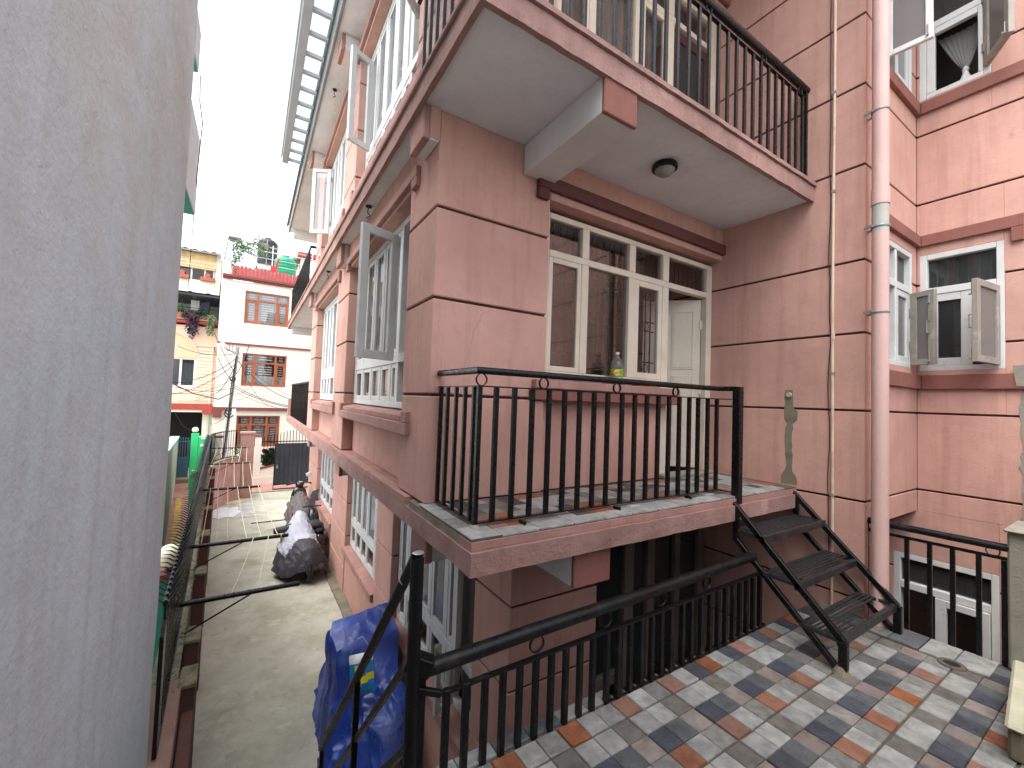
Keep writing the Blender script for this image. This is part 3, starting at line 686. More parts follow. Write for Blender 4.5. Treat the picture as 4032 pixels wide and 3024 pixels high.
# ---- balcony tiles: pairs of same-coloured 0.13 m cells
bt = tile_mesh(.127, .127); kinds = ['tile_light', 'tile_dark', 'tile_dark', 'tile_brown', 'tile_light', 'tile_grey', 'tile_light', 'tile_brown']
bal = H('balcony_floor', 'grout', mb=MB().box(1.014, XW-.004, 1.967, YF-.004, -.752, -.738))
def bput(k, x, y, me=bt):
    o = bpy.data.objects.new('tile', me[k]); COL.objects.link(o); o.parent = bal; o.location = (x-3, y-6, ZF-G+random.uniform(-.001, .001)); return o
rng = random.Random(3)
for i in range(13):
    for j in range(3):
        k = 'tile_orange' if (i % 3 == 0 and j == 0) or (i % 3 == 2 and j == 2) else None
        for a in (0, 1):
            for c in (0, 1):
                x = 1.20+.065+(i*2+a)*.1285; y = 2.085+.065+(j*2+c)*.1285
                if y > YF-.06 or x > XW-.06: continue
                bput(k or rng.choice(kinds), x, y)
le = tile_mesh(.255, .115); ls = tile_mesh(.185, .20)
for i in range(13): bput(rng.choice(['tile_light', 'tile_grey', 'tile_light', 'tile_light']), 1.33+i*.2585, 2.024, le) if 1.33+i*.2585 < 4.4 else None
for j in range(4): bput(['tile_light', 'tile_grey', 'tile_light', 'tile_light'][j], 1.107, 2.07+j*.203, ls)

# ---- right wing
def plane_panels(kind, c, a0, a1, z0, z1, grooves, th=.2, holes=(), outn=-1):
    """wall in plane x=c ('x') or y=c ('y'); courses split at grooves and round window holes (a0,a1,z0,z1)"""
    zs = sorted([z0]+[g for g in grooves if z0 < g < z1]+[z1])
    core = MB()
    def bx(mb, s0, s1, q0, q1, ins=0):
        if kind == 'x': mb.box(c+ins, c+th, s0, s1, q0, q1)
        else: mb.box(s0, s1, c+ins, c+th, q0, q1)
    for q0, q1 in zip(zs[:-1], zs[1:]):
        za = q0+(.010 if q0 != z0 else 0); zb = q1-(.010 if q1 != z1 else 0)
        cuts = [a0, a1]; hs = [h for h in holes if h[2] < zb and h[3] > za]
        segs = [(a0, a1, za, zb)]
        for h in hs:
            new = []
            for s0, s1, b0, b1 in segs:
                if h[0] >= s1 or h[1] <= s0 or h[2] >= b1 or h[3] <= b0: new.append((s0, s1, b0, b1)); continue
                if h[0] > s0: new.append((s0, h[0], b0, b1))
                if h[1] < s1: new.append((h[1], s1, b0, b1))
                m0, m1 = max(s0, h[0]), min(s1, h[1])
                if h[2] > b0: new.append((m0, m1, b0, h[2]))
                if h[3] < b1: new.append((m0, m1, h[3], b1))
            segs = new
        for s in segs:
            if s[1]-s[0] < .004 or s[3]-s[2] < .004: continue
            p = MB(); bx(p, *s); H('wall_panel', 'pink_plaster', mb=p, bevel=.004)
    # dark backing seen in the grooves, kept clear of the holes
    g = MB()
    for gz in grooves:
        if z0 < gz < z1:
            ss = [(a0, a1)]
            for h in holes:
                if h[2] < gz < h[3]: ss = [q for s0, s1 in ss for q in ((s0, min(s1, h[0])), (max(s0, h[1]), s1)) if q[1]-q[0] > .01]
            for s0, s1 in ss: bx(g, s0+.002, s1-.002, gz-.0095, gz+.0095, .015)
    if g.v: H('groove', 'groove_dark', mb=g)
plane_panels('x', XW, YC, 5.0, G, 5.4, GR, .25)
HY = [(4.95, 5.74, .47, 1.67), (4.95, 5.74, 3.34, 4.6)]
plane_panels('y', YC, XW+.252, XW2-.002, -.985, 5.4, GR, .25, HY)
plane_panels('y', YC, XW+.252, 4.94, G, -.985, GR, .25)
HX = [(.83, 1.41, .455, 1.665), (.90, 1.41, 3.335, 4.75), (.88, 1.62, -2.75, -1.45)]
plane_panels('x', XW2, -2.5, YC, -.985, 5.4, GR, .25, HX[:2]); plane_panels('x', XW2, -2.5, 3.0, G, -.985, GR, .25, HX[2:])
H.box('recess_shade_back', 'painted_dark_interior', 4.95, XW2-.004, 1.66, 1.72, G, -.987); H.box('recess_roof', 'painted_dark_interior', 4.96, XW2-.004, YC+.254, 2.9, -.981, -.9)  # near-black panel closes the recess, its shade put into the colour
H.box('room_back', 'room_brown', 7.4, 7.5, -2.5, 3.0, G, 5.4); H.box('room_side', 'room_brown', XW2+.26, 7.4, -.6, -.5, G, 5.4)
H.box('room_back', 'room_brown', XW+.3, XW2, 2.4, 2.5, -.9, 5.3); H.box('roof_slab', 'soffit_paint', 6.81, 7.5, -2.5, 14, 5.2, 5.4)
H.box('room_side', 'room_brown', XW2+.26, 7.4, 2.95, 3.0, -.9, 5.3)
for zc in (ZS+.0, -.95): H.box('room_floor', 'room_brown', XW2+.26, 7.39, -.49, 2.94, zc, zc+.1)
# wing bands
def wing_band(z0, z1, y_end, drop, updown):
    H.box('lintel_band' if updown else 'sill_band', 'red_trim', XW2-.04, XW2-.001, y_end, YC-.042, z0, z1, bevel=.005)
    H.box('lintel_band' if updown else 'sill_band', 'red_trim', XW+.32, XW2-.001, YC-.04, YC-.001, z0, z1, bevel=.005)
    if drop: H.box('lintel_band', 'red_trim', XW2-.04, XW2-.001, y_end, y_end+.08, z0-drop, z0-.001, bevel=.004)
wing_band(1.755, 1.87, .705, .13, True); wing_band(.265, .41, .70, 0, False); wing_band(3.175, 3.30, .30, 0, False)
# cement patches where the paint has come off
b = MB(); b.prism([(.30, .275), (.76, .29), (.775, .41), (.78, .478), (.3, .49)], XW2-.046, XW2-.041, 'yz') ; H('cement_patch', 'cement', mb=b)
poly = [(.30, .26)]+[(.74+.035*noise.noise(Vector((z*6, 1, 0)))+.02*noise.noise(Vector((z*22, 5, 0))), z) for z in [.26-.05*i for i in range(30)]]+[(.30, -1.2)]
H('cement_patch', 'cement', mb=MB().prism(poly, XW2-.005, XW2-.001, 'yz'))
# wing windows: frame, hopper pane, casement, curtain knot
def wing_window(y0, y1, z0, z1, zt, xo=XW2+.05):
    fr = MB(); t = .05
    fr.box(xo-t, xo+t, y0, y0+.05, z0, z1).box(xo-t, xo+t, y1-.055, y1, z0, z1).box(xo-t, xo+t, y0+.051, y1-.056, z1-.055, z1).box(xo-t, xo+t, y0+.051, y1-.056, z0, z0+.05).box(xo-t, xo+t, y0+.051, y1-.056, zt-.03, zt+.04)
    return H('window', 'frame_white', mb=fr, bevel=.004)
w1 = wing_window(.83, 1.41, .455, 1.665, 1.27)
H('pane', 'dark_glass', mb=MB().box(XW2+.06, XW2+.066, .885, 1.35, 1.312, 1.608), parent=w1)
gb = MB()
for i in range(6): gb.tube([(XW2+.12, .93+i*.075, 1.31), (XW2+.12, .93+i*.075, 1.6)], .007, 6)
H('window_grille', 'white_paint', mb=gb, parent=w1)
casement(XW2+.03, 1.04, 1.353, .507, 1.238, w1, w=.075, pane='dark_glass')
open_leaf(XW2-.005, .875, 5.40, .935, .49, 1.235, w=.06, pane='frosted', m='frame_weathered')
w2 = wing_window(.90, 1.41, 3.335, 4.75, 4.10)
H('pane', 'dark_glass', mb=MB().box(XW2+.06, XW2+.066, .955, 1.35, 4.142, 4.69), parent=w2)
fr = MB().box(XW2+.0, XW2+.05, 1.29, 1.353, 3.387, 4.068).box(XW2+.0, XW2+.05, .952, .985, 3.387, 4.068).box(XW2, XW2+.05, .986, 1.289, 4.0, 4.068); H('sash', 'frame_white', mb=fr, parent=w2, bevel=.004)
open_leaf(4.985, YC-.005, 5.03, 1.11, 3.395, 4.6, w=.05, pane='frosted'); open_leaf(XW2-.005, .93, 5.50, .72, 3.40, 4.3, w=.07, pane='frosted', m='frame_weathered')
cu = MB(); vs = []; fs = []
n = 24
for j in range(9):      # curtain gathered in a knot
    s = j/8; z = 4.0-s*.42
    hw = .155*(1-s)**.8+.018
    for i in range(n+1):
        u = i/n*2-1; vs.append((XW2+.17+.012*math.sin(i*2.1)*(1-s*.3), 1.13-.03*s+u*hw+(.0), z+.02*abs(u)*(1-s)))
for j in range(8):
    for i in range(n): a = j*(n+1)+i; fs.append((a, a+1, a+n+2, a+n+1))
cu.add(vs, fs)
H('curtain', 'curtain_grey', mb=cu, smooth='all'); 
kt = MB(); kt.lathe((XW2+.17, 1.10, 3.54), [(.012, .06), (.028, .03), (.02, 0), (.035, -.05), (.055, -.10), (.03, -.13)], 9); H('curtain_tie', 'cloth_white', mb=kt)
w3 = wing_window(.88, 1.62, -2.75, -1.45, -1.78)
H('pane', 'dark_glass', mb=MB().box(XW2+.05, XW2+.056, .935, 1.56, -1.735, -1.51), parent=w3)
H('sash', 'frame_white', mb=MB().box(XW2-.02, XW2+.03, .935, 1.0, -2.69, -1.815).box(XW2-.02, XW2+.03, 1.22, 1.30, -2.69, -1.815).box(XW2-.02, XW2+.03, 1.001, 1.219, -1.88, -1.815), parent=w3, bevel=.003)
# windows on the short return face
for z0, z1, zt in ((.47, 1.67, 1.27), (3.34, 4.6, 4.1)):
    fr = MB(); yo = YC+.05
    fr.box(4.95, 5.0, yo-.05, yo+.05, z0, z1).box(5.26, 5.31, yo-.049, yo+.049, z0+.051, z1-.056).box(5.685, 5.74, yo-.05, yo+.05, z0, z1).box(5.001, 5.684, yo-.05, yo+.05, z1-.055, z1).box(5.001, 5.684, yo-.05, yo+.05, z0, z0+.05).box(5.001, 5.684, yo-.048, yo+.048, zt-.03, zt+.04)
    w = H('window', 'frame_white', mb=fr, bevel=.004)
    H('pane', 'dark_glass', mb=MB().box(5.001, 5.684, yo, yo+.006, zt+.041, z1-.056), parent=w)
    casement(yo-.02, 5.315, 5.68, z0+.052, zt-.032, w, 'y', .06, .04, 'dusty_glass')
open_leaf(5.70, YC-.005, 5.62, YC-.20, .50, 1.24, w=.055, pane='frosted', m='frame_weathered')

# ---- pergola under the roof edge
PG = Part('pergola', 'white roof pergola with clear sheets along the top of the pink house', 'pergola', (.5, 7, 5.1))
PG.box('beam', 'pergola_white', .315, .435, -.5, 10.4, 5.06, 5.18, bevel=.004)
PG.box('gutter', 'pergola_white', .285, .31, -.5, 10.3, 5.12, 5.2, bevel=.004)
me = mesh_only(MB().box(0, .245, -.028, .028, 0, .055), 'rafter', 'pergola_white', bevel=.003)
PG.copies('rafter', me, [(.437, 10.28-.425*i, 5.085) for i in range(26)])
PG('sheet', 'poly_sheet', mb=MB().box(.40, .69, -.5, 10.35, 5.145, 5.151))

# ================================================================== railings
def flat_railing(P, x_list, y, zt, zb, m, w=.022, name='bar'):
    me = mesh_only(MB().box(-w/2, w/2, -w/2, w/2, 0, zt-zb), name, m, bevel=.002)
    P.copies(name, me, [(x, y, zb) for x in x_list])
RB = Part('balcony_railing', 'black iron railing with rings round the tiled balcony', 'railing', (2.3, 2.14, ZF))
RB('handrail', 'black_metal', lambda b: b.tube([(1.115, YF-.01, .170), (1.115, 2.16, .168), (3.47, 2.135, .166), (3.50, 1.985, .166)], .0215, 14), smooth=True)
RB('middle_rail', 'black_metal', lambda b: b.bar((1.118, YF-.01, .076), (1.118, 2.15, .076), .028, .008).bar((1.105, 2.145, .076), (3.48, 2.135, .076), .028, .008).bar((3.48, 2.14, .076), (3.5, 1.99, .076), .028, .008))
RB('bottom_rail', 'black_metal', lambda b: b.bar((1.122, YF-.02, -.712), (1.122, 2.15, -.712), .03, .008).bar((1.105, 2.145, -.712), (3.48, 2.135, -.712), .03, .008).bar((3.48, 2.14, -.712), (3.5, 1.99, -.712), .03, .008))
xs = [1.122, 1.235, 1.364, 1.497, 1.628, 1.757, 1.888, 2.02, 2.15, 2.295, 2.43, 2.563, 2.695, 2.825, 2.955, 3.085, 3.205, 3.34, 3.475]
flat_railing(RB, xs, 2.145, .072, -.708, 'black_metal', .028)
RB.copies('bar', mesh_only(MB().box(-.012, .012, -.012, .012, 0, .78), 'bar', 'black_metal', bevel=.002), [(1.122, y, -.708) for y in (2.745-.03, 2.60, 2.465, 2.335, 2.21)])
me = mesh_only(MB().ring((0, 0, 0), .0345, .0025, 'y', 24, 6, .011), 'ring', 'black_metal', smooth='all')
RB.copies('ring', me, [(x, 2.142, .114) for x in (1.13, 1.58, 2.235, 2.9)])
RB('post', 'black_metal', lambda b: b.box(3.468, 3.532, 1.94, 2.004, -.80, .183), bevel=.004)
RB('foot', 'cement', lambda b: b.lathe((1.117, 2.14, ZF), [(.03, 0), (.022, .012), (.01, .014)], 10))
RB.copies('stay', mesh_only(MB().box(-.008, .008, -.05, .008, -.02, 0), 'stay', 'black_metal'), [(1.41, 2.10, -.714), (2.2, 2.10, -.714), (3.0, 2.10, -.714)])
# upper balcony railing
UB = Part('balcony_railing', 'dark grey iron railing of the upper balcony above the tiled one', 'railing', (2.5, 1.9, 2.2))
UB('handrail', 'black_metal', lambda b: b.tube([(.955, 3.1, 3.165), (.955, 1.9, 3.165), (4.51, 1.9, 3.165)], .034, 14), smooth=True)
UB('middle_rail', 'black_metal', lambda b: b.bar((.955, 3.1, 3.07), (.955, 1.9, 3.07), .028, .008).bar((.94, 1.9, 3.07), (4.51, 1.9, 3.07), .028, .008))
flat_railing(UB, [4.424-.1275*i for i in range(27)], 1.9, 3.066, 2.2, 'black_metal', .024)
UB.copies('bar', mesh_only(MB().box(-.012, .012, -.012, .012, 0, .866), 'bar', 'black_metal', bevel=.002), [(.955, 2.03+.1275*i, 2.2) for i in range(8)])
UB.copies('ring', me, [(x, 1.9, 3.11) for x in (4.37, 3.70, 2.88, 2.1, 1.3)])
UB('post', 'black_metal', lambda b: b.box(4.475, 4.505, 1.885, 1.915, 2.2, 3.14))
# far balconies: sheet-backed railings
def far_rail(label, z0, z1, y0, y1, x, grp):
    P = Part('balcony_railing', label, 'railing', (x, y0, z0))
    P('handrail', 'black_metal', lambda b: b.tube([(x+.25, y0, z1), (x, y0, z1), (x, y1, z1), (x+.5, y1, z1)], .03, 8), smooth=True)
    P('sheet', 'black_sheet', lambda b: b.box(x-.003, x+.003, y0+.05, y1-.02, z0+.16, z1-.14))
    P('bottom_rail', 'black_metal', lambda b: b.box(x-.012, x+.012, y0, y1, z0+.12, z0+.15))
    m2 = mesh_only(MB().box(-.01, .01, -.01, .01, 0, z1-z0), 'bar', 'black_metal')
    P.copies('bar', m2, [(x-.014, y0+.03+.16*i, z0) for i in range(int((y1-y0)/.16))])
    return P
far_rail('black sheet-backed railing of the far upper balcony against the white house', 2.2, 3.2, 10.0, 14.9, .95, None)
far_rail('black sheet-backed railing of the far lower balcony above the gate', -.74, .24, 10.3, 15.1, 1.10, None)
# terrace railing
TR = Part('terrace_railing', 'worn black iron railing along the front edge of the tiled terrace', 'railing', (2, 1.8, ZT))
TR('handrail', 'worn_black_metal', lambda b: b.tube([(.73, 1.80, -1.215), (1.3, 1.80, -1.2), (2.2, 1.802, -1.192), (3.44, 1.80, -1.165)], .036, 14), smooth=True)
TR('middle_rail', 'worn_black_metal', lambda b: b.bar((.80, 1.795, -1.345), (3.60, 1.80, -1.318), .03, .012))
TR('bottom_rail', 'worn_black_metal', lambda b: b.bar((1.84, 1.803, ZT+.006), (3.62, 1.803, ZT+.006), .03, .012))
TR('bracket', 'worn_black_metal', lambda b: b.bar((.645, 1.835, -1.165), (.75, 1.80, -1.215), .075, .075).bar((.69, 1.81, -1.30), (.80, 1.795, -1.345), .028, .028), bevel=.003)
flat_railing(TR, [.83, .93, 1.032, 1.134, 1.234, 1.335, 1.437, 1.537, 1.64, 1.737, 1.85, 1.945, 2.045, 2.145, 2.243, 2.336, 2.432, 2.555, 2.65, 2.762, 2.868, 2.965, 3.06, 3.16, 3.25, 3.345, 3.44, 3.54], 1.797, -1.335, ZT-.005, 'worn_black_metal', .03)
me2 = mesh_only(MB().ring((0, 0, 0), .043, .004, 'y', 24, 6, .01), 'ring', 'worn_black_metal', smooth='all')
TR.copies('ring', me2, [(1.337, 1.80, -1.272), (1.835, 1.80, -1.268), (2.33, 1.80, -1.258), (2.83, 1.8, -1.25)])
me3 = mesh_only(MB().prism([(-.022, 0), (.022, 0), (0, .02)], -.008, .01, 'xz'), 'bracket', 'grout')
TR.copies('weld_foot', me3, [(1.9+.1*i, 1.797, ZT) for i in range(17)])
# side railing on the right
SR = Part('terrace_railing', 'short black railing over the drop on the right of the terrace', 'railing', (4.6, 1.1, ZT))
SR('handrail', 'worn_black_metal', lambda b: b.tube([(4.6, 1.72, -.93), (4.6, 1.0, -.928), (4.59, .60, -.92)], .028, 12), smooth=True)
SR('middle_rail', 'black_metal', lambda b: b.bar((4.6, 1.70, -1.015), (4.6, .62, -1.0), .008, .024))
me4 = mesh_only(MB().box(-.014, .014, -.014, .014, 0, .735), 'bar', 'black_metal', bevel=.002)
SR.copies('bar', me4, [(4.61, y, ZT-.005) for y in (1.69, 1.57, 1.445, 1.315, 1.185, 1.05, .923, .788, .665)])
SR.copies('ring', mesh_only(MB().ring((0, 0, 0), .034, .004, 'x', 24, 6, .008), 'ring', 'black_metal', smooth='all'), [(4.6, 1.40, -.972), (4.6, .717, -.965)])
# pier and stub wall at the right edge
PW = Part('wall_pier', 'bare cement pier at the right end of the short railing', 'wall', (4.75, .45, ZT))
PW.box('shaft', 'cement', 4.56, 5.0, .1, .645, ZT, -.80, bevel=.012)
PW.box('cap', 'cement', 4.52, 5.0, .08, .66, -.80, -.775, bevel=.012)
ST = Part('stub_wall', 'low stub wall with pale top at the lower right corner', 'wall', (3.8, .3, ZT))
ST('body', 'khaki_stone', mb=MB().prism([(3.38, .425), (3.38, .482), (4.3, .577), (4.3, .52)], ZT, -1.59), bevel=.012)
ST('top', 'pale_stone', mb=MB().prism([(3.36, .42), (3.36, .49), (4.3, .587), (4.3, .517)], -1.589, -1.565), bevel=.012)
# ---- steel stair from the terrace up to the balcony
SX0, SX1 = 3.435, 4.455
SN = Part('metal_stair', 'black steel three-step stair with slatted treads between terrace and balcony', 'stairs', (3.95, 1.55, ZT))
for x in (SX0, SX1):
    SN('stringer', 'black_metal', lambda b: b.bar((x, 1.965, -.785), (x, 1.20, -1.535), .036, .045), bevel=.003)
    SN('stringer', 'black_metal', lambda b: b.bar((x, 1.945, -1.06), (x, 1.22, ZT+.01), .034, .04), bevel=.003)
    SN('hanger', 'black_metal', lambda b: b.box(x-.02, x+.02, 1.915, 1.955, -1.07, -.80), bevel=.003)
    SN('leg', 'black_metal', lambda b: b.box(x-.022, x+.022, 1.175, 1.225, ZT, -1.53), bevel=.003)
SN('leg_base', 'mortar', lambda b: b.lathe((SX0, 1.21, ZT), [(.055, 0), (.045, .02), (.028, .05)], 9))
rs = random.Random(5)
for k, (zt_, y1, y0) in enumerate(((-.985, 1.945, 1.70), (-1.25, 1.715, 1.46), (-1.515, 1.46, 1.20))):
    fr = MB().box(SX0-.018, SX1+.018, y0, y0+.035, zt_-.055, zt_).box(SX0-.018, SX1+.018, y1-.03, y1, zt_-.035, zt_).box(SX0-.018, SX0+.012, y0+.036, y1-.031, zt_-.03, zt_).box(SX1-.012, SX1+.018, y0+.036, y1-.031, zt_-.03, zt_)
    tr = SN('tread', 'tread_metal', mb=fr, bevel=.003)
    nS = 6
    for i in range(nS):
        y = y0+.058+i*(y1-y0-.108)/(nS-1)
        x0, x1 = SX0+.014, SX1-.014
        if k == 2 and i in (0, 1): x0, x1 = SX0+.014, SX0+.30+.12*i
        if k == 2 and i == 2: x1 = SX1-.35
        if k == 1 and i == 0: x1 = SX1-.28
        SN('slat', 'tread_metal', mb=MB().box(x0, x1, y-.0085, y+.0085, zt_-.012, zt_-.002+rs.uniform(-.001, .001)), parent=tr, bevel=.002)
# ---- handrail of the flight going down to the alley
HR = Part('stair_handrail', 'tall black pipe handrail with three mid rails beside the blue tarp', 'railing', (.66, 2.6, ZT))
hz = lambda y: -.74-1.105*(y-1.80)
HR('handrail', 'worn_black_metal', lambda b: b.tube([(.662, 1.80, -.70), (.645, 2.75, hz(2.75)), (.645, 3.80, hz(3.80)+.02)], .026, 14), smooth=True)
for off in (.40, .78, 1.16):
    HR('mid_rail', 'worn_black_metal', lambda b: b.bar((.66, 1.83, hz(1.83)-off), (.645, 3.80, hz(3.8)-off+.05), .03, .03), bevel=.003)
HR('post', 'worn_black_metal', lambda b: b.tube([(.668, 1.80, ZT-.1), (.664, 1.80, -.715)], .03, 14), smooth=True)
HR('post', 'worn_black_metal', lambda b: b.box(.70, .735, 1.81, 1.845, ZT-.1, -1.25), bevel=.003)
HR('post', 'worn_black_metal', lambda b: b.box(.63, .665, 2.70, 2.735, -3.1, hz(2.72)-.01), bevel=.003)
HR('post', 'worn_black_metal', lambda b: b.box(.63, .662, 3.78, 3.812, G, hz(3.8)-.0), bevel=.003)
HR('end_cap', 'steel', lambda b: b.lathe((.664, 1.793, -.694), [(.022, 0), (.027, .004), (.02, .008)], 14), smooth=True)
HR('string_tie', 'cloth_white', lambda b: b.ring((.662, 1.93, hz(1.93)+.035), .034, .003, 'y', 16, 5).tube([(.64, 1.92, hz(1.92)+.05), (.625, 1.92, hz(1.92)+.075)], .003, 5))
# concrete flight below the handrail
fl = MB()
for i in range(9):
    y0 = 1.89+i*.26; zt_ = ZT-.27*(i+1)
    if zt_ > G: fl.box(-.30, .60, y0, y0+.255, max(G, zt_-.5), zt_)
struct(fl.build('stair_flight', 'cement', bevel=.006))

# ================================================================== pipes and fittings on the house
DP = Part('drain_pipe', 'thick pink downpipe with collars running down the right wing', 'pipe', (4.5, 1.3, G))
px, py = 4.50, 1.325
DP('pipe', 'pvc_pink', lambda b: b.tube([(px, py, G), (px, py, 1.55)], .058, 20), smooth=True)
DP('pipe', 'pvc_grey', lambda b: b.tube([(px, py, 1.551), (px, py, 1.80)], .0575, 20), smooth=True, label='unpainted grey piece of the downpipe')
DP('pipe', 'pvc_pink', lambda b: b.tube([(px, py, 1.801), (px, py, 5.3)], .058, 20), smooth=True)
DP('collar', 'pvc_pink', lambda b: b.tube([(px, py, 1.79), (px, py, 1.92)], .064, 20), smooth=True)
for z in (.86, 1.60, 2.62):
    DP('bracket', 'grey_pipe_metal', lambda b: b.ring((px, py, z), .062, .004, 'z', 24, 6, .010).bar((px+.03, py+.055, z), (px+.06, YC+.0, z), .012, .02).bar((px-.05, py+.04, z+.01), (px-.02, YC, z+.01), .01, .02))
CD = Part('conduit', 'thin beige conduit with a loose black cable on the wing wall', 'pipe', (XW, 1.68, G))
def wob(y, z, a=.0): return y
CD('tube', 'conduit', lambda b: b.tube([(XW-.014, 1.665+.004*math.sin(z*1.3)+.022*(z < -.3)*(-z-.3)*0+(.0 if z > -.8 else .0), z) for z in [5.2-.35*i for i in range(27)]], .0125, 10), smooth=True)
CD('cable', 'cable_black', lambda b: b.tube([(XW-.010, 1.695+.018*noise.noise(Vector((z*2.3, 0, 0)))+.006*noise.noise(Vector((z*9, 3, 0))), z) for z in [5.2-.12*i for i in range(56)]], .0035, 6), smooth='all')
CD('coupling', 'conduit', lambda b: b.tube([(XW-.014, 1.665, .66), (XW-.014, 1.665, .72)], .016, 10))
CD('clip', 'grey_pipe_metal', lambda b: [b.box(XW-.03, XW, 1.65, 1.68, z-.012, z+.012) for z in (3.0, 2.05, .35, -.75)] and None)
SP = Part('pipe_stub', 'capped pipe stub in the wing wall with a grey cement streak below', 'pipe', (XW, 2.03, .15))
SP('stub', 'pvc_grey', lambda b: b.lathe((XW-.022, 2.03, .151), [(.022, .0), (.024, .01), (.024, .03)], 16, 'x'), smooth=True)
poly = []
zz = [.20-.042*i for i in range(23)]
L_ = [(2.03+.035+.022*noise.noise(Vector((z*5, 0, 0)))+.014*noise.noise(Vector((z*19, 0, 0)))+(.03 if z < -.62 else 0)+(.02 if -.1 < z < .03 else 0), z) for z in zz]
R_ = [(2.03-.03-.022*noise.noise(Vector((z*5, 7, 0)))-.014*noise.noise(Vector((z*19, 7, 0)))-(.045 if -.12 < z < .03 else 0)-(.03 if z < -.62 else 0), z) for z in zz]
SP('cement_streak', 'mortar', mb=MB().prism(L_+R_[::-1], XW-.0025, XW-.0005, 'yz'))
CL = Part('ceiling_light', 'round black ceiling light with ribbed glass under the upper balcony', 'light', (2.88, 2.28, ZS))
CL('base', 'black_metal', lambda b: b.lathe((2.88, 2.28, ZS-.035), [(.085, -.012), (.105, -.004), (.105, .02), (.10, .033)], 28), smooth=True)
CL('glass', 'lamp_glass', lambda b: b.lathe((2.88, 2.28, ZS-.047), [(.012, -.05), (.05, -.043), (.074, -.02), (.082, 0)], 24), smooth=True)
for i, (x, y, z) in enumerate(((.975, 4.61, ZS), (.99, 7.5, ZS), (.90, 7.2, 4.95))):
    hk = MB().lathe((x, y, z-.015), [(.035, 0), (.03, .015)], 12).tube([(x, y, z-.01), (x-.01, y, z-.07), (x+.015, y, z-.11), (x-.02, y, z-.14)], .006, 6)
    solo('bare_wires', ['bare lamp wires hanging from the side soffit near the open window', 'bare lamp wires under the side soffit by the second corbel', 'bare lamp wires under the roof eave'][i], 'wiring', 'cable_black', hk, (x, y, z), 'capped lamp wires under the eaves')

# ================================================================== small things on the sill
BT = Part('bottle', 'clear plastic bottle with green label standing on the front window sill', 'bottle', (2.89, 2.79, .176))
bx, by, bz = 2.89, 2.775, .177
BT('body', 'bottle_plastic', lambda b: b.lathe((bx, by, bz), [(.052, 0), (.058, .008), (.058, .07), (.056, .075), (.056, .15), (.06, .16), (.062, .185), (.05, .215), (.03, .24), (.018, .262), (.014, .285)], 24), smooth=True)
BT('cap', 'cap_white', lambda b: b.lathe((bx, by, bz+.286), [(.0175, 0), (.0175, .02), (.015, .022)], 16), smooth=True)
lb = BT('label', 'label_green', lambda b: b.tube([(bx, by, bz+.078), (bx, by, bz+.148)], .0585, 24, False), smooth='all')
dv = Vector((-.72, -.69, 0)); sv = Vector((.69, -.72, 0)); fc = Vector((bx, by, bz+.113))+dv*.0605
def disc(b, c, r, sx=1, n=20): b.add([c+sv*(r*math.cos(t)*sx)+Vector((0, 0, r*math.sin(t))) for t in [2*math.pi*i/n for i in range(n)]]+[c-dv*.004+sv*(r*math.cos(t)*sx)+Vector((0, 0, r*math.sin(t))) for t in [2*math.pi*i/n for i in range(n)]], [tuple(range(n)), tuple(range(2*n-1, n-1, -1))]+[(i, (i+1) % n, n+(i+1) % n, n+i) for i in range(n)])
b = MB(); disc(b, fc, .028); BT('print', 'label_yellow', mb=b, parent=lb)
BT('print', 'label_red', mb=MB().obox(fc+dv*.002, sv*.04+Vector((0, 0, .005)), dv*.001, Vector((0, 0, .009))), parent=lb)
b = MB()
for i in range(9): b.obox(fc+dv*.0035+sv*(-.028+i*.007)+Vector((0, 0, -.003+i*.0009)), sv*.0022, dv*.0005, Vector((0, 0, .0035)))
BT('print', 'cap_white', mb=b, parent=lb)
fo = MB(); rf = random.Random(2)
fv = [(2.83+.26*(i/9)+rf.uniform(-.01, .01), 2.72+.05*(j/3)+rf.uniform(-.01, .01), .18+rf.uniform(0, .035)*(1 if 0 < i < 9 else 0)) for j in range(4) for i in range(10)]
fo.add(fv, [(j*10+i, j*10+i+1, j*10+i+11, j*10+i+10) for j in range(3) for i in range(9)])
solo('crumpled_wrapper', 'crumpled silver wrapper lying on the front window sill beside the bottle', 'wrapper', 'foil', fo, (2.95, 2.74, .18))
solo('wood_scrap', 'orange brown wooden scrap at the right end of the front window sill', 'scrap', 'wood_bit', MB().box(3.12, 3.26, 2.70, 2.76, .177, .20), (3.2, 2.73, .177), bevel=.004)
solo('green_bottle', 'small green bottle lying on the ground floor sill behind the railing corner', 'bottle', 'bottle_green', MB().tube([(1.80, 3.28, -3.075), (1.86, 3.42, -3.07)], [.018, .024], 12), (1.8, 3.3, -3.08), smooth=True)

# ================================================================== grey building on the left
GW = Part('grey_building', 'grey plastered wall of the neighbouring building filling the left edge', 'building', (-2, 0, G))
gx = -.425
vs = []; fs = []; ny, nz = 60, 70
for k in range(nz+1):
    z = G+(4.4-G)*k/nz
    for j in range(ny+1):
        y = -6+(3.40+6)*j/ny
        vs.append((gx+.008*noise.noise(Vector((y*1.1, z*.7, 0)))+.004*noise.noise(Vector((y*4, z*2, 4)))-(.0 if j < ny else .004), y, z))
for k in range(nz):
    for j in range(ny): a = k*(ny+1)+j; fs.append((a, a+1, a+ny+2, a+ny+1))
GW('wall', 'grey_wall_plaster', mb=MB().add(vs, fs), smooth='all')
GW.box('wall_body', 'grey_wall_plaster', -5, gx-.012, -6, 3.39, G, 4.4)
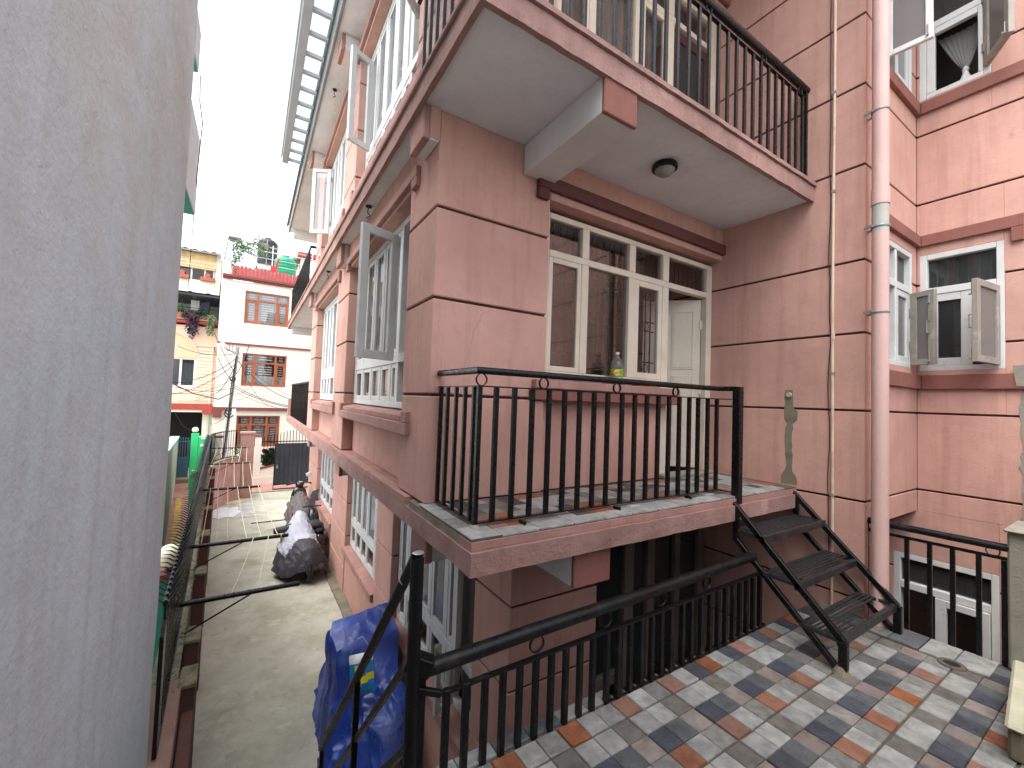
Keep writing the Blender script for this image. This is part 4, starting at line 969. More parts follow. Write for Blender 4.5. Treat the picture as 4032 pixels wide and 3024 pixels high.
# shading slabs of the same building further on
def shade(y0, y1, xo, zb, zt): GW.box('window_hood', 'grey_wall_plaster', -5, xo, y0, y1, zb+.012, zt, bevel=.006); GW.box('hood_underside', 'wall_teal', -5, xo-.01, y0+.01, y1-.01, zb, zb+.011)
shade(4.2, 6.0, -.655, 2.0, 2.9); shade(4.2, 5.2, -.615, 3.18, 3.6)
GW.box('rear_wall', 'grey_wall_plaster', -5, -1.5, 3.395, 6.0, G, 3.9)
# wire dangling from the hood and passing in front of the far houses
def cable(label, pts, r=.006, sag=0, grp='loose cables in the lane', m='cable_black', n=14):
    P = [Vector(p) for p in pts]
    if sag and len(P) == 2:
        a, c = P; P = [a.lerp(c, i/n)-Vector((0, 0, sag*4*(i/n)*(1-i/n))) for i in range(n+1)]
    o = MB().tube(P, r, 5, False).build('cable', m, None, P[0], smooth='all'); o.location = P[0]; return tag(o, label, 'cable', grp)
cable('black wire hanging down from the grey hood across the white sky', [(-.635, 5.5, 3.35), (-.63, 5.55, 3.1), (-.60, 5.6, 2.9), (-.615, 5.65, 2.6), (-.64, 5.8, 2.4), (-.70, 6.3, 2.1), (-1.35, 12, 2.3), (-2.1, 22, 3.6)], .005)

# ================================================================== boundary wall with spiked fence
BW = Part('boundary_wall', 'low mossy boundary wall with brown piers along the alley', 'wall', (F(10), 10, G))
def strip(b, y0, y1, o0, o1, z0, z1, step=1.3):
    n = max(1, int((y1-y0)/step))
    for i in range(n):
        a, c = y0+(y1-y0)*i/n, y0+(y1-y0)*(i+1)/n
        b.prism([(F(a)+o0, a), (F(a)+o1, a), (F(c)+o1, c-.002), (F(c)+o0, c-.002)], z0, z1)
BW('wall', 'terra_top', mb=(lambda b: (strip(b, 3.45, 4.6, -.14, .09, G, -2.5), b)[1])(MB()), bevel=.008)
BW('wall', 'brown_paint', mb=(lambda b: (strip(b, 4.6, 16.5, -.12, .055, G, -2.53), b)[1])(MB()))
BW('coping', 'moss_cement', mb=(lambda b: (strip(b, 4.6, 16.5, -.13, .062, -2.529, -2.5), b)[1])(MB()), bevel=.008)
BW('step', 'house_maroon', mb=MB().box(F(3.5)-.2, F(3.5)+.12, 3.38, 3.447, G, -2.62))
BW('wall', 'brown_paint', mb=(lambda b: (strip(b, 3.5, 4.45, .10, .185, G, -2.7), b)[1])(MB()), bevel=.008)
for y0 in (4.47, 5.24, 7.06, 8.9, 10.75, 12.6, 14.45, 16.35):
    pr = BW('pier', 'brown_paint', mb=MB().prism([(F(y0)+.062, y0), (F(y0)+.185, y0), (F(y0)+.175, y0+.27), (F(y0)+.062, y0+.27)], G, -2.53), bevel=.006)
    BW('cap', 'moss_cement', mb=MB().prism([(F(y0)+.064, y0-.02), (F(y0)+.195, y0-.02), (F(y0)+.185, y0+.29), (F(y0)+.064, y0+.29)], -2.529, -2.49), parent=pr, bevel=.008)
FN = Part('spiked_fence', 'black iron fence with two rows of spikes on top of the boundary wall', 'fence', (F(10), 10, -2.5))
ARC = [(F(16.4), 16.4), (-1.03, 16.9), (-.95, 17.5), (-.80, 18.0), (-.58, 18.4), (-.34, 18.65)]
line = [(F(y), y) for y in (3.75, 6, 8, 10, 12, 14)]+ARC
for nm, z in (('top_rail', -1.50), ('bottom_rail', -2.44)):
    FN(nm, 'black_metal', lambda b: [b.bar((*p, z), (*q, z), .03, .03) for p, q in zip(line[:-1], line[1:])] and None)
def along(step):
    out = []; rem = 0
    for p, q in zip(line[:-1], line[1:]):
        d = math.dist(p, q); s = rem
        while s < d: out.append((p[0]+(q[0]-p[0])*s/d, p[1]+(q[1]-p[1])*s/d)); s += step
        rem = s-d
    return out
FN.copies('bar', mesh_only(MB().box(-.008, .008, -.008, .008, 0, .98), 'bar', 'black_metal'), [(x, y, -2.45) for x, y in along(.105)])
FN('panel', 'black_sheet', mb=MB().prism([(F(4)-.004, 4.0), (F(4)+.004, 4.0), (F(16)+.004, 16.0), (F(16)-.004, 16.0)], -2.40, -1.56))
sp1 = mesh_only(MB().tube([(0, 0, 0), (-.045, 0, .035), (-.10, 0, .045)], [.007, .006, .0012], 5), 'spike', 'spike_metal'); sp2 = mesh_only(MB().tube([(0, 0, 0), (.03, 0, .05), (.055, 0, .10)], [.007, .006, .0012], 5), 'spike', 'spike_metal')
al = along(.105)
pts = al[:122]
for k, (x, y) in enumerate(pts):
    o = FN.copies('spike', sp1, [(x-.012, y, -1.49)])[0]; o.rotation_euler = (0, 0, random.uniform(-.15, .15))
    o = FN.copies('spike', sp2, [(x+.006, y+.05, -1.485)])[0]; o.rotation_euler = (0, random.uniform(-.1, .1), random.uniform(-.2, .2))
FN('post', 'black_metal', mb=MB().obox((F(3.70), 3.70, -2.08), (.012, 0, 0), (0, .05, 0), (0, 0, .40)).prism([(3.655, -1.68), (3.745, -1.68), (3.735, -1.60)], F(3.7)-.011, F(3.7)+.011, 'yz'))
# clothes-line arms
ARMS = [(5.41, -.508, .583, -2.2), (7.30, -.608, .598, -2.2), (11.29, -.825, .29, -2.2), (15.1, -1.0, .117, -2.2), (17.4, -1.06, .018, -2.0)]
LBL = ['nearest black pipe arm of the clothes line with a brace below', 'second black clothes line arm, wrapped with yellow tape at its tip', 'third black clothes line arm across the middle of the alley', 'fourth black clothes line arm before the curved pink wall', 'farthest thin black clothes line arm below the fence bend']
for k, (y, xl, xr, z) in enumerate(ARMS):
    A = Part('clothes_line_bracket', LBL[k], 'clothes line', (xl, y, z), 'clothes line arms on the spiked fence')
    A('pipe', 'black_metal', lambda b: b.tube([(xl, y, z), (xr, y, z+.0)], .026 if k < 3 else .02, 12), smooth=True)
    A('brace', 'black_metal', lambda b: b.bar((xl+.01, y, z-.325), (xl+.62, y, z-.02), .014, .014))
    if k == 1: A('tape', 'bag_yellow', lambda b: b.ring((xr-.10, y, z), .03, .006, 'x', 14, 5).tube([(xr-.10, y, z-.03), (xr-.09, y, z-.10)], .012, 6))
    if k < 2: A('wrap', 'rubber', lambda b: [b.ring((xl+f, y, z), .029, .004, 'x', 14, 5) for f in (.38, .46, .60)] and None)
ropes = [(0, .40, 1, .62, 'rope_cream'), (0, .62, 1, .78, 'rope_cream')]
for k in (1, 2, 3):
    ropes += [(k, f, k+1, f2, m) for f, f2, m in ((.10, .16, 'rope_pink'), (.25, .28, 'rope_pink'), (.36, .44, 'rope_pink'), (.55, .60, 'rope_cream'), (.70, .80, 'rope_cream'), (.88, .96, 'rope_cream'))]
gap_names = ['first and second', 'second and third', 'third and fourth', 'fourth and fifth']
ORD = {.10: 'leftmost pinkish', .25: 'second pinkish', .36: 'third pinkish', .55: 'innermost cream', .70: 'middle cream', .88: 'rightmost cream', .40: 'left cream', .62: 'right cream'}
for a, f, c, g, m in ropes:
    A, B = ARMS[a], ARMS[c]; p = Vector((A[1]+(A[2]-A[1])*f, A[0], A[3]+.028)); q = Vector((B[1]+(B[2]-B[1])*g, B[0], B[3]+.028))
    n = 8; P = [p.lerp(q, i/n)-Vector((0, 0, .05*4*(i/n)*(1-i/n))) for i in range(n+1)]
    o = MB().tube(P, .006, 5, False).build('clothes_line', m, None, p, smooth='all'); o.location = p
    tag(o, '%s cord strung between the %s clothes line arms' % (ORD[f], gap_names[a]), 'cord', 'cords of the clothes line')

# ---- globe lamp on teal gate pillar outside the fence
GP = Part('gate_pillar', 'teal gate pillar with a maroon cap and cream globe beside the grey wall', 'pillar', (-.82, 7.1, G))
GP.box('shaft', 'green_teal', -1.06, -.71, 6.9, 7.3, G, -2.46, bevel=.005); GP.box('cap', 'house_maroon', -1.08, -.69, 6.88, 7.32, -2.459, -2.38, bevel=.008)
GP('lamp_base', 'black_metal', lambda b: b.lathe((-.785, 7.0, -2.38), [(.08, 0), (.06, .03), (.05, .06)], 14)); GP('globe', 'globe_glass', lambda b: b.lathe((-.785, 7.0, -2.185), [(.145*math.sin(math.pi*i/14)+.001, -.145*math.cos(math.pi*i/14)) for i in range(15)], 24), smooth='all')
# ---- curved pink wall and pink pillar
CV = Part('curved_wall', 'faded pink wall curving round the end of the alley under the fence bend', 'wall', (-.6, 18, G))
cw = MB(); off = .16
pin = [(p[0]+off*.75, p[1]-off*.4) for p in ARC]+[(-.2, 18.6)]; pout = [(p[0]-.02, p[1]+.06) for p in ARC]+[(-.2, 18.8)]
for i in range(len(pin)-1): cw.prism([pin[i], pin[i+1], pout[i+1], pout[i]], G, -2.50)
CV('wall', 'pink_trim', mb=cw)
cw = MB()
for i in range(len(pin)-1): cw.prism([(pin[i][0]+.02, pin[i][1]-.02), (pin[i+1][0]+.02, pin[i+1][1]-.02), pout[i+1], pout[i]], -2.499, -2.46)
CV('coping', 'moss_cement', mb=cw)
PP = Part('gate_pillar', 'square pink gate pillar with a green side at the end of the alley', 'pillar', (0, 18.9, G))
PP.box('shaft', 'pink_trim', -.24, .205, 18.75, 19.2, G, -1.66, bevel=.01); PP.box('cap', 'pink_trim', -.28, .225, 18.72, 19.22, -1.659, -1.57, bevel=.01); PP.box('painted_side', 'green_teal', -.262, -.243, 18.76, 19.19, -2.5, -1.66)
PP.box('gate_stub', 'black_metal', -.40, -.35, 18.6, 18.65, -2.4, -1.55)
# ---- black sheet gate
BG = Part('gate', 'black sheet metal gate standing open at the end of the alley', 'gate', (1.6, 19.7, G))
for i in range(8): BG('sheet_panel', 'black_sheet', mb=MB().prism([(.965+i*.169, 19.70), (.965+i*.169+.02, 19.685), (.965+i*.169+.149, 19.685), (.965+(i+1)*.169-.001, 19.70), (.965+(i+1)*.169-.001, 19.71), (.965+i*.169, 19.71)], -3.80, -2.15))
BG('frame', 'black_metal', mb=MB().box(.94, .965, 19.69, 19.73, -4.03, -2.13).box(2.32, 2.345, 19.69, 19.73, -4.03, -2.13).box(.966, 2.319, 19.692, 19.728, -4.02, -3.98).box(.966, 2.319, 19.692, 19.728, -3.84, -3.80).box(.966, 2.319, 19.692, 19.728, -2.15, -2.13))
BG('lock', 'grey_pipe_metal', mb=MB().box(1.02, 1.09, 19.66, 19.684, -3.14, -3.06).box(1.035, 1.075, 19.655, 19.67, -3.06, -3.0))
# ---- cream front wall with bars, across the lane
CF = Part('front_wall', 'cream front wall with dark bars and a sloping base across the lane', 'wall', (1.3, 21.4, G))
CF.box('pillar', 'cream_house', .26, .50, 21.3, 21.55, G, -2.0, bevel=.01); CF.box('cap', 'house_maroon', .24, .52, 21.28, 21.57, -2.0, -1.96)
CF('base', 'cream_house', mb=MB().prism([(.20, G), (3.4, G), (3.4, -2.75), (.50, -3.42), (.20, -3.5)], 21.32, 21.5, 'xz')); CF('coping', 'house_maroon', mb=MB().prism([(.50, -3.42), (3.4, -2.75), (3.4, -2.69), (.50, -3.36)], 21.30, 21.52, 'xz')); CF.box('plinth', 'cream_house', .18, 3.4, 21.26, 21.31, G, -3.75)
CF('rail', 'black_metal', mb=MB().box(.5, 3.3, 21.36, 21.39, -2.24, -2.20))
CF.copies('bar', mesh_only(MB().box(-.012, .012, -.012, .012, 0, 1.35), 'bar', 'black_metal'), [(.60+.125*i, 21.375, -3.32+.029*i) for i in range(21)])
CF.box('side_wall', 'cream_house', -1.25, -.38, 21.35, 21.5, G, -2.6); CF.box('cap', 'house_maroon', -1.2, -.9, 21.33, 21.52, -2.02, -1.94); CF.box('pillar', 'cream_house', -1.18, -.92, 21.34, 21.51, -2.6, -2.02)
# ---- green wall, pillars, blue gate and the pale wall on the outer side
GB = Part('green_wall', 'bright green wall and pillar with a small globe lamp beyond the fence', 'wall', (-1.7, 21, G))
GB.box('pillar', 'green_bright', -1.95, -1.715, 21, 21.3, G, -1.80, bevel=.008); GB.box('wall', 'green_bright', -1.712, -1.25, 21.02, 21.25, G, -1.96); GB.box('coping', 'mint', -1.712, -1.2, 21.0, 21.27, -1.96, -1.92)
GB('globe', 'globe_glass', lambda b: b.lathe((-1.84, 21.15, -1.66), [(.11*math.sin(math.pi*i/10)+.001, -.11*math.cos(math.pi*i/10)) for i in range(11)], 18), smooth='all')
GB.box('lamp_base', 'black_metal', -1.88, -1.80, 21.1, 21.2, -1.80, -1.75); GB.box('plate', 'cap_white', -1.63, -1.53, 20.99, 21.018, -2.33, -2.23); GB.box('name_plate', 'cap_white', -1.62, -1.42, 20.985, 20.999, -2.03, -1.98)
GL = Part('green_wall', 'lower broken-topped green wall piece next to the spikes', 'wall', (-1.2, 14.5, G))
GL('wall', 'green_bright', mb=MB().prism([(-1.31, G), (-1.08, G), (-1.06, -2.33), (-1.12, -2.29), (-1.2, -2.31), (-1.29, -2.27), (-1.32, -2.30)], 14.5, 14.75, 'xz'))
GL('wall', 'green_bright', mb=MB().prism([(-1.06, 9.6), (-.93, 9.6), (-1.06, 14.48), (-1.28, 14.48)], G, -3.3))
BGt = Part('gate', 'small blue metal gate left of the green pillar', 'gate', (-2.4, 23, G))
BGt.box('sheet', 'blue_gate_paint', -2.56, -2.20, 23, 23.03, -3.85, -2.98); BGt('frame', 'blue_gate_paint', mb=MB().box(-2.59, -2.56, 22.99, 23.04, -3.85, -2.27).box(-2.20, -2.17, 22.99, 23.04, -3.85, -2.27).box(-2.56, -2.2, 22.99, 23.04, -2.33, -2.29))
BGt.copies('bar', mesh_only(MB().box(-.012, .012, -.012, .012, 0, .85).box(-.02, .02, -.02, .02, .78, .82), 'bar', 'blue_gate_paint'), [(-2.49+.085*i, 23.015, -2.98) for i in range(4)])
struct(MB().box(-3.2, -1.95, 22.6, 23.2, G, G+.2).build('gate_step', 'terra_top', bevel=.02))
PWl = Part('garden_wall', 'pale grey green garden wall with mint coping along the brick path', 'wall', (-2, 18, G))
def slope_wall(b, o0, o1, zlo, dz0, dz1):
    P = []
    for y in (10.0, 24.45):
        x = -.35-.0966*y; zt_ = -2.2+(24.45-y)*.0648
        for o in (o0, o1): P += [(x+o, y, zlo if zlo is not None else zt_+dz0), (x+o, y, zt_+dz1)]
    return b.add(P, [(0, 1, 5, 4), (2, 6, 7, 3), (1, 3, 7, 5), (0, 4, 6, 2), (0, 2, 3, 1), (4, 5, 7, 6)])
PWl('wall', 'greygreen', mb=slope_wall(MB(), 0, -.28, G, 0, -.06)); PWl('coping', 'mint', mb=slope_wall(MB(), .02, -.3, None, -.059, 0))

# ================================================================== far houses
def leaves(b, c, r, n, size, droop=0, rr=random):
    for _ in range(n):
        while True:
            p = Vector((rr.uniform(-1, 1), rr.uniform(-1, 1), rr.uniform(-1, 1)))
            if p.length < 1 and p.length > .25: break
        p = Vector((c[0]+p.x*r[0], c[1]+p.y*r[1], c[2]+p.z*r[2]))
        a = Vector((rr.uniform(-1, 1), rr.uniform(-1, 1), rr.uniform(-.6, .6)-droop)).normalized()*size*rr.uniform(.6, 1.3)
        s = a.cross(Vector((rr.uniform(-1, 1), rr.uniform(-1, 1), rr.uniform(-1, 1)))).normalized()*size*.35
        b.add([p, p+a*.5+s, p+a, p+a*.5-s], [(0, 1, 2, 3)])
def house_window(P, x0, x1, y, z0, z1, zt, mulls, grille='frame_white', curtain=None, m='brown_wood', sash=True):
    fr = MB(); w = .07
    fr.box(x0, x0+w, y-.03, y+.05, z0, z1).box(x1-w, x1, y-.03, y+.05, z0, z1).box(x0+w, x1-w, y-.03, y+.05, z1-w, z1).box(x0+w, x1-w, y-.03, y+.05, z0, z0+w).box(x0+w, x1-w, y-.03, y+.05, zt-.035, zt+.035)
    for q in mulls: fr.box(q-.04, q+.04, y-.032, y+.048, z0+w, zt-.035).box(q-.04, q+.04, y-.032, y+.048, zt+.035, z1-w)
    if sash:
        e = [x0+w]+[v for q in mulls for v in (q-.04, q+.04)]+[x1-w]
        for a, c in list(zip(e[::2], e[1::2]))[::2]:
            fr.box(a, a+.07, y-.01, y+.03, z0+w, zt-.036).box(c-.07, c, y-.01, y+.03, z0+w, zt-.036).box(a+.07, c-.07, y-.01, y+.03, z0+w, z0+w+.07).box(a+.07, c-.07, y-.01, y+.03, zt-.10, zt-.036)
    f = P('window', m, mb=fr)
    P('pane', 'window_glass', mb=MB().box(x0+w, x1-w, y+.02, y+.026, z0+w, z1-w), parent=f)
    if grille:
        g = MB(); n = int((z1-z0)/.115)
        e = [x0+w]+[v for q in mulls for v in (q-.04, q+.04)]+[x1-w]
        for a, c in zip(e[::2], e[1::2]):
            for i in range(n):
                z = z0+w+.06+i*.115
                if abs(z-zt) < .07 or z > z1-w: continue
                g.box(a+.10, c-.10, y+.055, y+.065, z-.022, z+.022)
        P('window_grille', grille, mb=g, parent=f)
    if curtain: P('curtain', curtain, mb=curtain_mb(y+.14, x0+w, x1-w, z0+w, z1-w if curtain != 'cloth_white_low' else zt, 'y', .015, 20, 50))
    P('room', 'painted_dark_interior', mb=MB().box(x0+.02, x1-.02, y+.25, y+.27, z0, z1))
    return f
WHs = Part('white_house', 'cream white three storey house with brown windows and a red parapet', 'house', (1, 26, G))
hy0 = 23.0
HW = [(-.461, 1.359, 3.149, 4.683), (-.43, 1.39, .22, 1.75), (-.516, 1.237, -2.63, -1.16)]
# facade pieces round the windows
def facade(P, x0, x1, z0, z1, y, wins, m, th=.25):
    zs = sorted(set([z0, z1]+[v for w in wins for v in w[2:] if z0 < v < z1]))
    for a, c in zip(zs[:-1], zs[1:]):
        ws = sorted([w for w in wins if w[2] < c-.001 and w[3] > a+.001]); cur = x0
        for w in ws: P.box('wall', m, cur, w[0], y, y+th, a, c); cur = w[1]
        P.box('wall', m, cur, x1, y, y+th, a, c)
facade(WHs, -1.41, 4.2, G, 5.08, hy0, HW, 'cream_house')
WHs.box('side_wall', 'cream_house', -1.41, -1.2, hy0+.25, 30, G, 6.25); WHs.box('side_wall', 'cream_house', 4.0, 4.2, hy0+.25, 30, G, 5.08)
WHs('wing_wall', 'cream_house', mb=MB().prism([(hy0, 5.08), (hy0, 5.9), (hy0+.7, 6.25), (hy0+.7, 5.08)], -1.41, -1.08, 'yz'))
WHs.box('roof', 'cream_house', -1.2, 4.0, hy0+.25, 30, 4.9, 5.06)
WHs('cornice', 'house_maroon', mb=MB().box(-1.36, 4.3, hy0-.12, hy0-.001, 5.10, 5.19).box(-1.36, 4.3, hy0-.20, hy0-.001, 5.19, 5.29))
WHs.box('band', 'house_maroon', -1.41, 4.2, hy0-.08, hy0-.002, 2.10, 2.18); WHs.box('band', 'house_maroon', -1.41, 4.2, hy0-.12, hy0-.002, -.92, -.78); WHs.box('band_end', 'house_maroon', -1.41, -1.1, hy0-.13, hy0-.003, -1.25, -.922)
house_window(WHs, *HW[0][:2], hy0+.08, *HW[0][2:], 4.27, [.06, .85], 'cloth_white', 'curtain')
house_window(WHs, *HW[1][:2], hy0+.08, *HW[1][2:], 1.33, [.09, .92], 'cloth_white', None)
house_window(WHs, *HW[2][:2], hy0+.08, *HW[2][2:], -1.58, [.05, .70], 'cloth_white', 'curtain_pink')
WHs('curtain', 'cloth_white', mb=curtain_mb(hy0+.2, -.36, 1.32, .29, .72, 'y', .01, 16, 40))
# striped parapet
me5 = mesh_only(MB().box(-.054, .054, -.04, .04, 0, .50), 'parapet_board', 'parapet_red')
WHs.box('parapet', 'cloth_white', -1.04, 4.1, hy0+.02, hy0+.10, 5.29, 5.74)
for i in range(33): 
    o = WHs.copies('parapet_board', me5, [(-.97+.155*i, hy0-.02, 5.29)])[0]; o.scale = (1, 1, .86+.16*abs(math.sin(i*.62)))
WHs('roof_rail', 'steel', mb=MB().tube([(-.95, hy0+.3, 6.75), (4, hy0+.3, 6.75)], .03, 8).tube([(-.95, hy0+.3, 6.42), (4, hy0+.3, 6.42)], .02, 8).tube([(-.95, hy0+.3, 6.1), (4, hy0+.3, 6.1)], .02, 8).tube([(.55, hy0+.3, 5.3), (.55, hy0+.3, 7.1)], .03, 8).tube([(2.3, hy0+.3, 5.3), (2.3, hy0+.3, 7.1)], .03, 8))
WHs('roof_beam', 'grey_pipe_metal', mb=MB().bar((-1.3, hy0+.5, 7.1), (2.3, hy0+.5, 7.0), .05, .05).bar((-1.42, hy0+.2, 5.9), (-1.3, hy0+.5, 7.25), .12, .08))
WHs.box('solar_panel', 'pole_grey', -1.25, -.75, hy0+.2, hy0+1.0, 7.12, 7.17)
WHs('stair_tower', 'cream_house', mb=MB().box(1.9, 4, hy0+2, hy0+5, 5.06, 7.3)); WHs('tower_roof', 'red_roof', mb=MB().box(1.75, 4.1, hy0+1.8, hy0+5.2, 7.3, 7.55)); WHs('tower_eave', 'pole_grey', mb=MB().prism([(1.2, 7.0), (1.9, 7.35), (1.9, 7.25), (1.2, 6.92)], hy0+1.9, hy0+3, 'xz'))
WHs.box('roof_shed', 'cement', -.2, 1.6, hy0+3, hy0+5, 5.06, 6.6)
def tank(name, label, m, x, y, z, r, h):
    T = Part(name, label, 'water tank', (x, y, z))
    prof = [(r*.97, 0), (r, .03)]
    for i in range(7): zz_ = .06+i*(h*.8)/7; prof += [(r, zz_), (r*.965, zz_+.03), (r, zz_+.06)]
    prof += [(r*.96, h*.86), (r*.7, h*.95), (r*.3, h*.99)]
    T('drum', m, lambda b: b.lathe((x, y, z), prof, 26), smooth=True)
    T('lid', m, lambda b: b.lathe((x, y, z+h*.985), [(r*.34, 0), (r*.34, .07), (r*.3, .09)], 18), smooth=True)
tank('water_tank', 'black plastic water tank on the white house roof', 'tank_black', .38, 27.2, 7.2, .5, 1.4)
tank('water_tank', 'green ribbed plastic water tank behind the roof rail of the white house', 'tank_green', 1.16, 24.2, 5.6, .5, 1.3)
TV = Part('antenna', 'dish arm and mast beside the black water tank', 'antenna', (0, 26.5, 7)); TV('mast', 'grey_pipe_metal', mb=MB().tube([(.33, 26.3, 6.5), (.33, 26.3, 8.3)], .02, 6).tube([(1.0, 26.3, 6.5), (1.0, 26.3, 7.9)], .015, 6).tube([(1.12, 26.3, 6.5), (1.12, 26.3, 7.9)], .015, 6)); TV('tray', 'pole_grey', mb=MB().box(-.15, .4, 26.2, 26.7, 7.95, 8.0))
cl = MB().obox((.75, 23.25, 6.2), (.05, 0, .3), (0, .02, 0), (.06, 0, .06)).obox((.62, 23.25, 5.9), (.14, 0, 0), (0, .03, 0), (0, 0, .2))
solo('laundry', 'red and white cloth hung on the white house roof rail', 'laundry', 'cloth_red', cl, (.65, 23.25, 5.9))
def plant(name, label, m, loc, blobs, size, cat='plant', pot=None, stem=None, droop=0, seed=1):
    P = Part(name, label, cat, loc); rr = random.Random(seed); b = MB()
    for c, r, n in blobs: leaves(b, c, r, n, size, droop, rr)
    P('foliage', m, mb=b)
    if stem: P('stem', 'bark', lambda q: [q.tube(s, .018, 5) for s in stem] and None)
    if pot: P('pot', 'pot_terracotta', lambda q: q.lathe(loc, [(pot*.75, 0), (pot, pot*1.5), (pot*1.08, pot*1.52), (pot*1.08, pot*1.75)], 14))
    return P
plant('creeper', 'hanging green creeper at the left corner of the white house roof', 'leaf_light', (-.85, 23.1, 5.6), [((-.85, 23.1, 6.5), (.28, .2, .6), 260), ((-.95, 23.05, 5.9), (.12, .12, .6), 140), ((-.6, 23.2, 6.8), (.3, .2, .3), 120)], .11, droop=.4, seed=2)
plant('roof_shrub', 'thin leafy shrub in the middle of the white house roof', 'leaf_light', (-.1, 23.4, 5.3), [((-.25, 23.4, 6.9), (.35, .3, .45), 150), ((.15, 23.4, 6.8), (.35, .3, .4), 150), ((-.1, 23.4, 7.3), (.3, .2, .25), 60)], .10, stem=[[(-.1, 23.4, 5.3), (-.12, 23.4, 6.2), (-.3, 23.4, 7.1)], [(-.1, 23.4, 5.9), (.15, 23.4, 6.9)]], seed=3)
# peach house
PH = Part('peach_house', 'peach coloured house with an arch, garage and roof awning', 'house', (-4, 27, G))
py0 = 24.0
facade(PH, -6.5, -1.45, G, -.76, py0, [(-5.5, -1.86, G, -1.06)], 'cream_house', .3)
PH.box('garage_back', 'painted_dark_interior', -5.6, -1.7, py0+3, py0+3.1, G, -.8); PH.box('garage_ceiling', 'pole_grey', -5.5, -1.8, py0+.3, py0+3, -1.0, -.8)
PH.box('balcony_band', 'house_red', -6.5, -1.5, py0-.35, py0-.002, -.95, -.68); PH.box('balcony_band', 'house_red', -1.86, -1.5, py0-.36, py0-.003, -1.15, -.952)
PH.box('canopy', 'cream_house', -6.5, -1.86, py0-.3, py0-.004, -1.06, -.955)
facade(PH, -6.5, -1.48, -.68, 3.0, py0, [(-3.6, -2.22, .08, 1.40)], 'peach_house', .3)
PH('arch_panel', 'peach_inner', mb=MB().prism([(-5.2, 1.40)]+[(-3.65+1.42*math.cos(t), 1.55+1.1*math.sin(t)) for t in [math.pi*i/20 for i in range(20, -1, -1)]]+[(-2.23, 1.40)], py0-.012, py0-.002, 'xz'))
PH('arch_ring', 'peach_house', mb=(lambda b: [b.bar((-3.65+1.45*math.cos(t), py0-.03, 1.55+1.13*math.sin(t)), (-3.65+1.45*math.cos(t+.16), py0-.03, 1.55+1.13*math.sin(t+.16)), .06, .08) for t in [.157*i for i in range(20)]] and b)(MB()))
mq = mesh_only(MB().box(0, .70, 0, .03, 0, .13), 'quoin', 'peach_house', bevel=.01)
PH.copies('quoin', mq, [(-2.19, py0-.035, -.55+.155*i) for i in range(16)]); PH.box('capital', 'peach_house', -2.24, -1.47, py0-.06, py0-.002, 1.98, 2.06)
f = MB().box(-3.6, -3.52, py0+.05, py0+.12, .08, 1.4).box(-2.30, -2.22, py0+.05, py0+.12, .08, 1.4).box(-2.82, -2.74, py0+.05, py0+.12, .15, 1.33).box(-3.52, -2.3, py0+.05, py0+.12, 1.33, 1.4).box(-3.52, -2.3, py0+.05, py0+.12, .08, .15)
wq = PH('window', 'cap_white', mb=f); PH('pane', 'dark_glass', mb=MB().box(-3.52, -2.3, py0+.09, py0+.096, .15, 1.33), parent=wq); PH('curtain', 'blue_gate_paint', mb=curtain_mb(py0+.22, -3.5, -2.32, .1, 1.38, 'y', .02, 20, 50))
PH.box('ledge', 'house_red', -6.5, -1.48, py0-.22, py0-.001, 2.98, 3.12, bevel=.02); PH.box('ledge', 'terra_top', -6.5, -1.48, py0-.26, py0-.001, 3.125, 3.19, bevel=.01)
PH.box('terrace_floor', 'cream_house', -6.5, -1.5, py0, py0+4, 2.9, 3.0); PH.box('back_wall', 'greygreen', -6.5, -1.5, py0+2.2, py0+2.4, 3.0, 5.0); PH.box('end_wall', 'cloth_navy', -1.52, -1.46, py0+.02, py0+2.2, 3.0, 4.4)
PH.box('upper_wall', 'cream_house', -6.5, -1.52, py0, py0+.25, 4.45, 5.03); PH.box('upper_wall', 'cream_house', -1.72, -1.5, py0+.02, py0+3, 5.03, 6.4)
nn_ = 46; aw = MB(); vs = []; fs = []
for i in range(nn_+1):
    x = -6.5+5.05*i/nn_; w_ = .045*(1 if i % 6 in (0,) else 0)
    vs += [(x, py0-.55, 4.35+w_), (x, py0+.9, 4.50+w_)]
for i in range(nn_): fs.append((2*i, 2*i+2, 2*i+3, 2*i+1))
PH('awning', 'corrugated', mb=aw.add(vs, fs)); PH.box('awning_edge', 'tank_black', -6.5, -1.47, py0-.52, py0+2.1, 4.22, 4.30)
rf_ = MB(); vs = []; fs = []
for i in range(nn_+1):
    x = -6.5+4.95*i/nn_; w_ = .04*math.sin(i*1.9)
    vs += [(x, py0-.3, 6.38+w_), (x, py0+3, 6.75+w_)]
for i in range(nn_): fs.append((2*i, 2*i+2, 2*i+3, 2*i+1))
PH('roof_sheet', 'corrugated', mb=rf_.add(vs, fs)); PH.box('roof_edge', 'pole_grey', -6.5, -1.55, py0-.28, py0-.22, 6.28, 6.36)
ms_ = mesh_only(MB().box(-6.4, -1.72, -.015, .015, 0, .075), 'blind_slat', 'blind', bevel=.01)
PH.copies('blind_slat', ms_, [(0, py0-.02+.012*(i % 2), 5.57+.082*i) for i in range(9)])
f = MB().box(-6.4, -1.75, py0+.1, py0+.15, 5.03, 5.07)
for x in (-3.6, -2.62, -2.12, -1.78): f.box(x-.03, x+.03, py0+.1, py0+.15, 5.07, 5.6)
PH('upper_window', 'cap_white', mb=f); PH('upper_pane', 'dark_glass', mb=MB().box(-6.4, -2.6, py0+.12, py0+.126, 5.07, 5.6)); PH.box('upper_back', 'cloth_white', -6.4, -1.75, py0+2.6, py0+2.7, 5.03, 6.3)
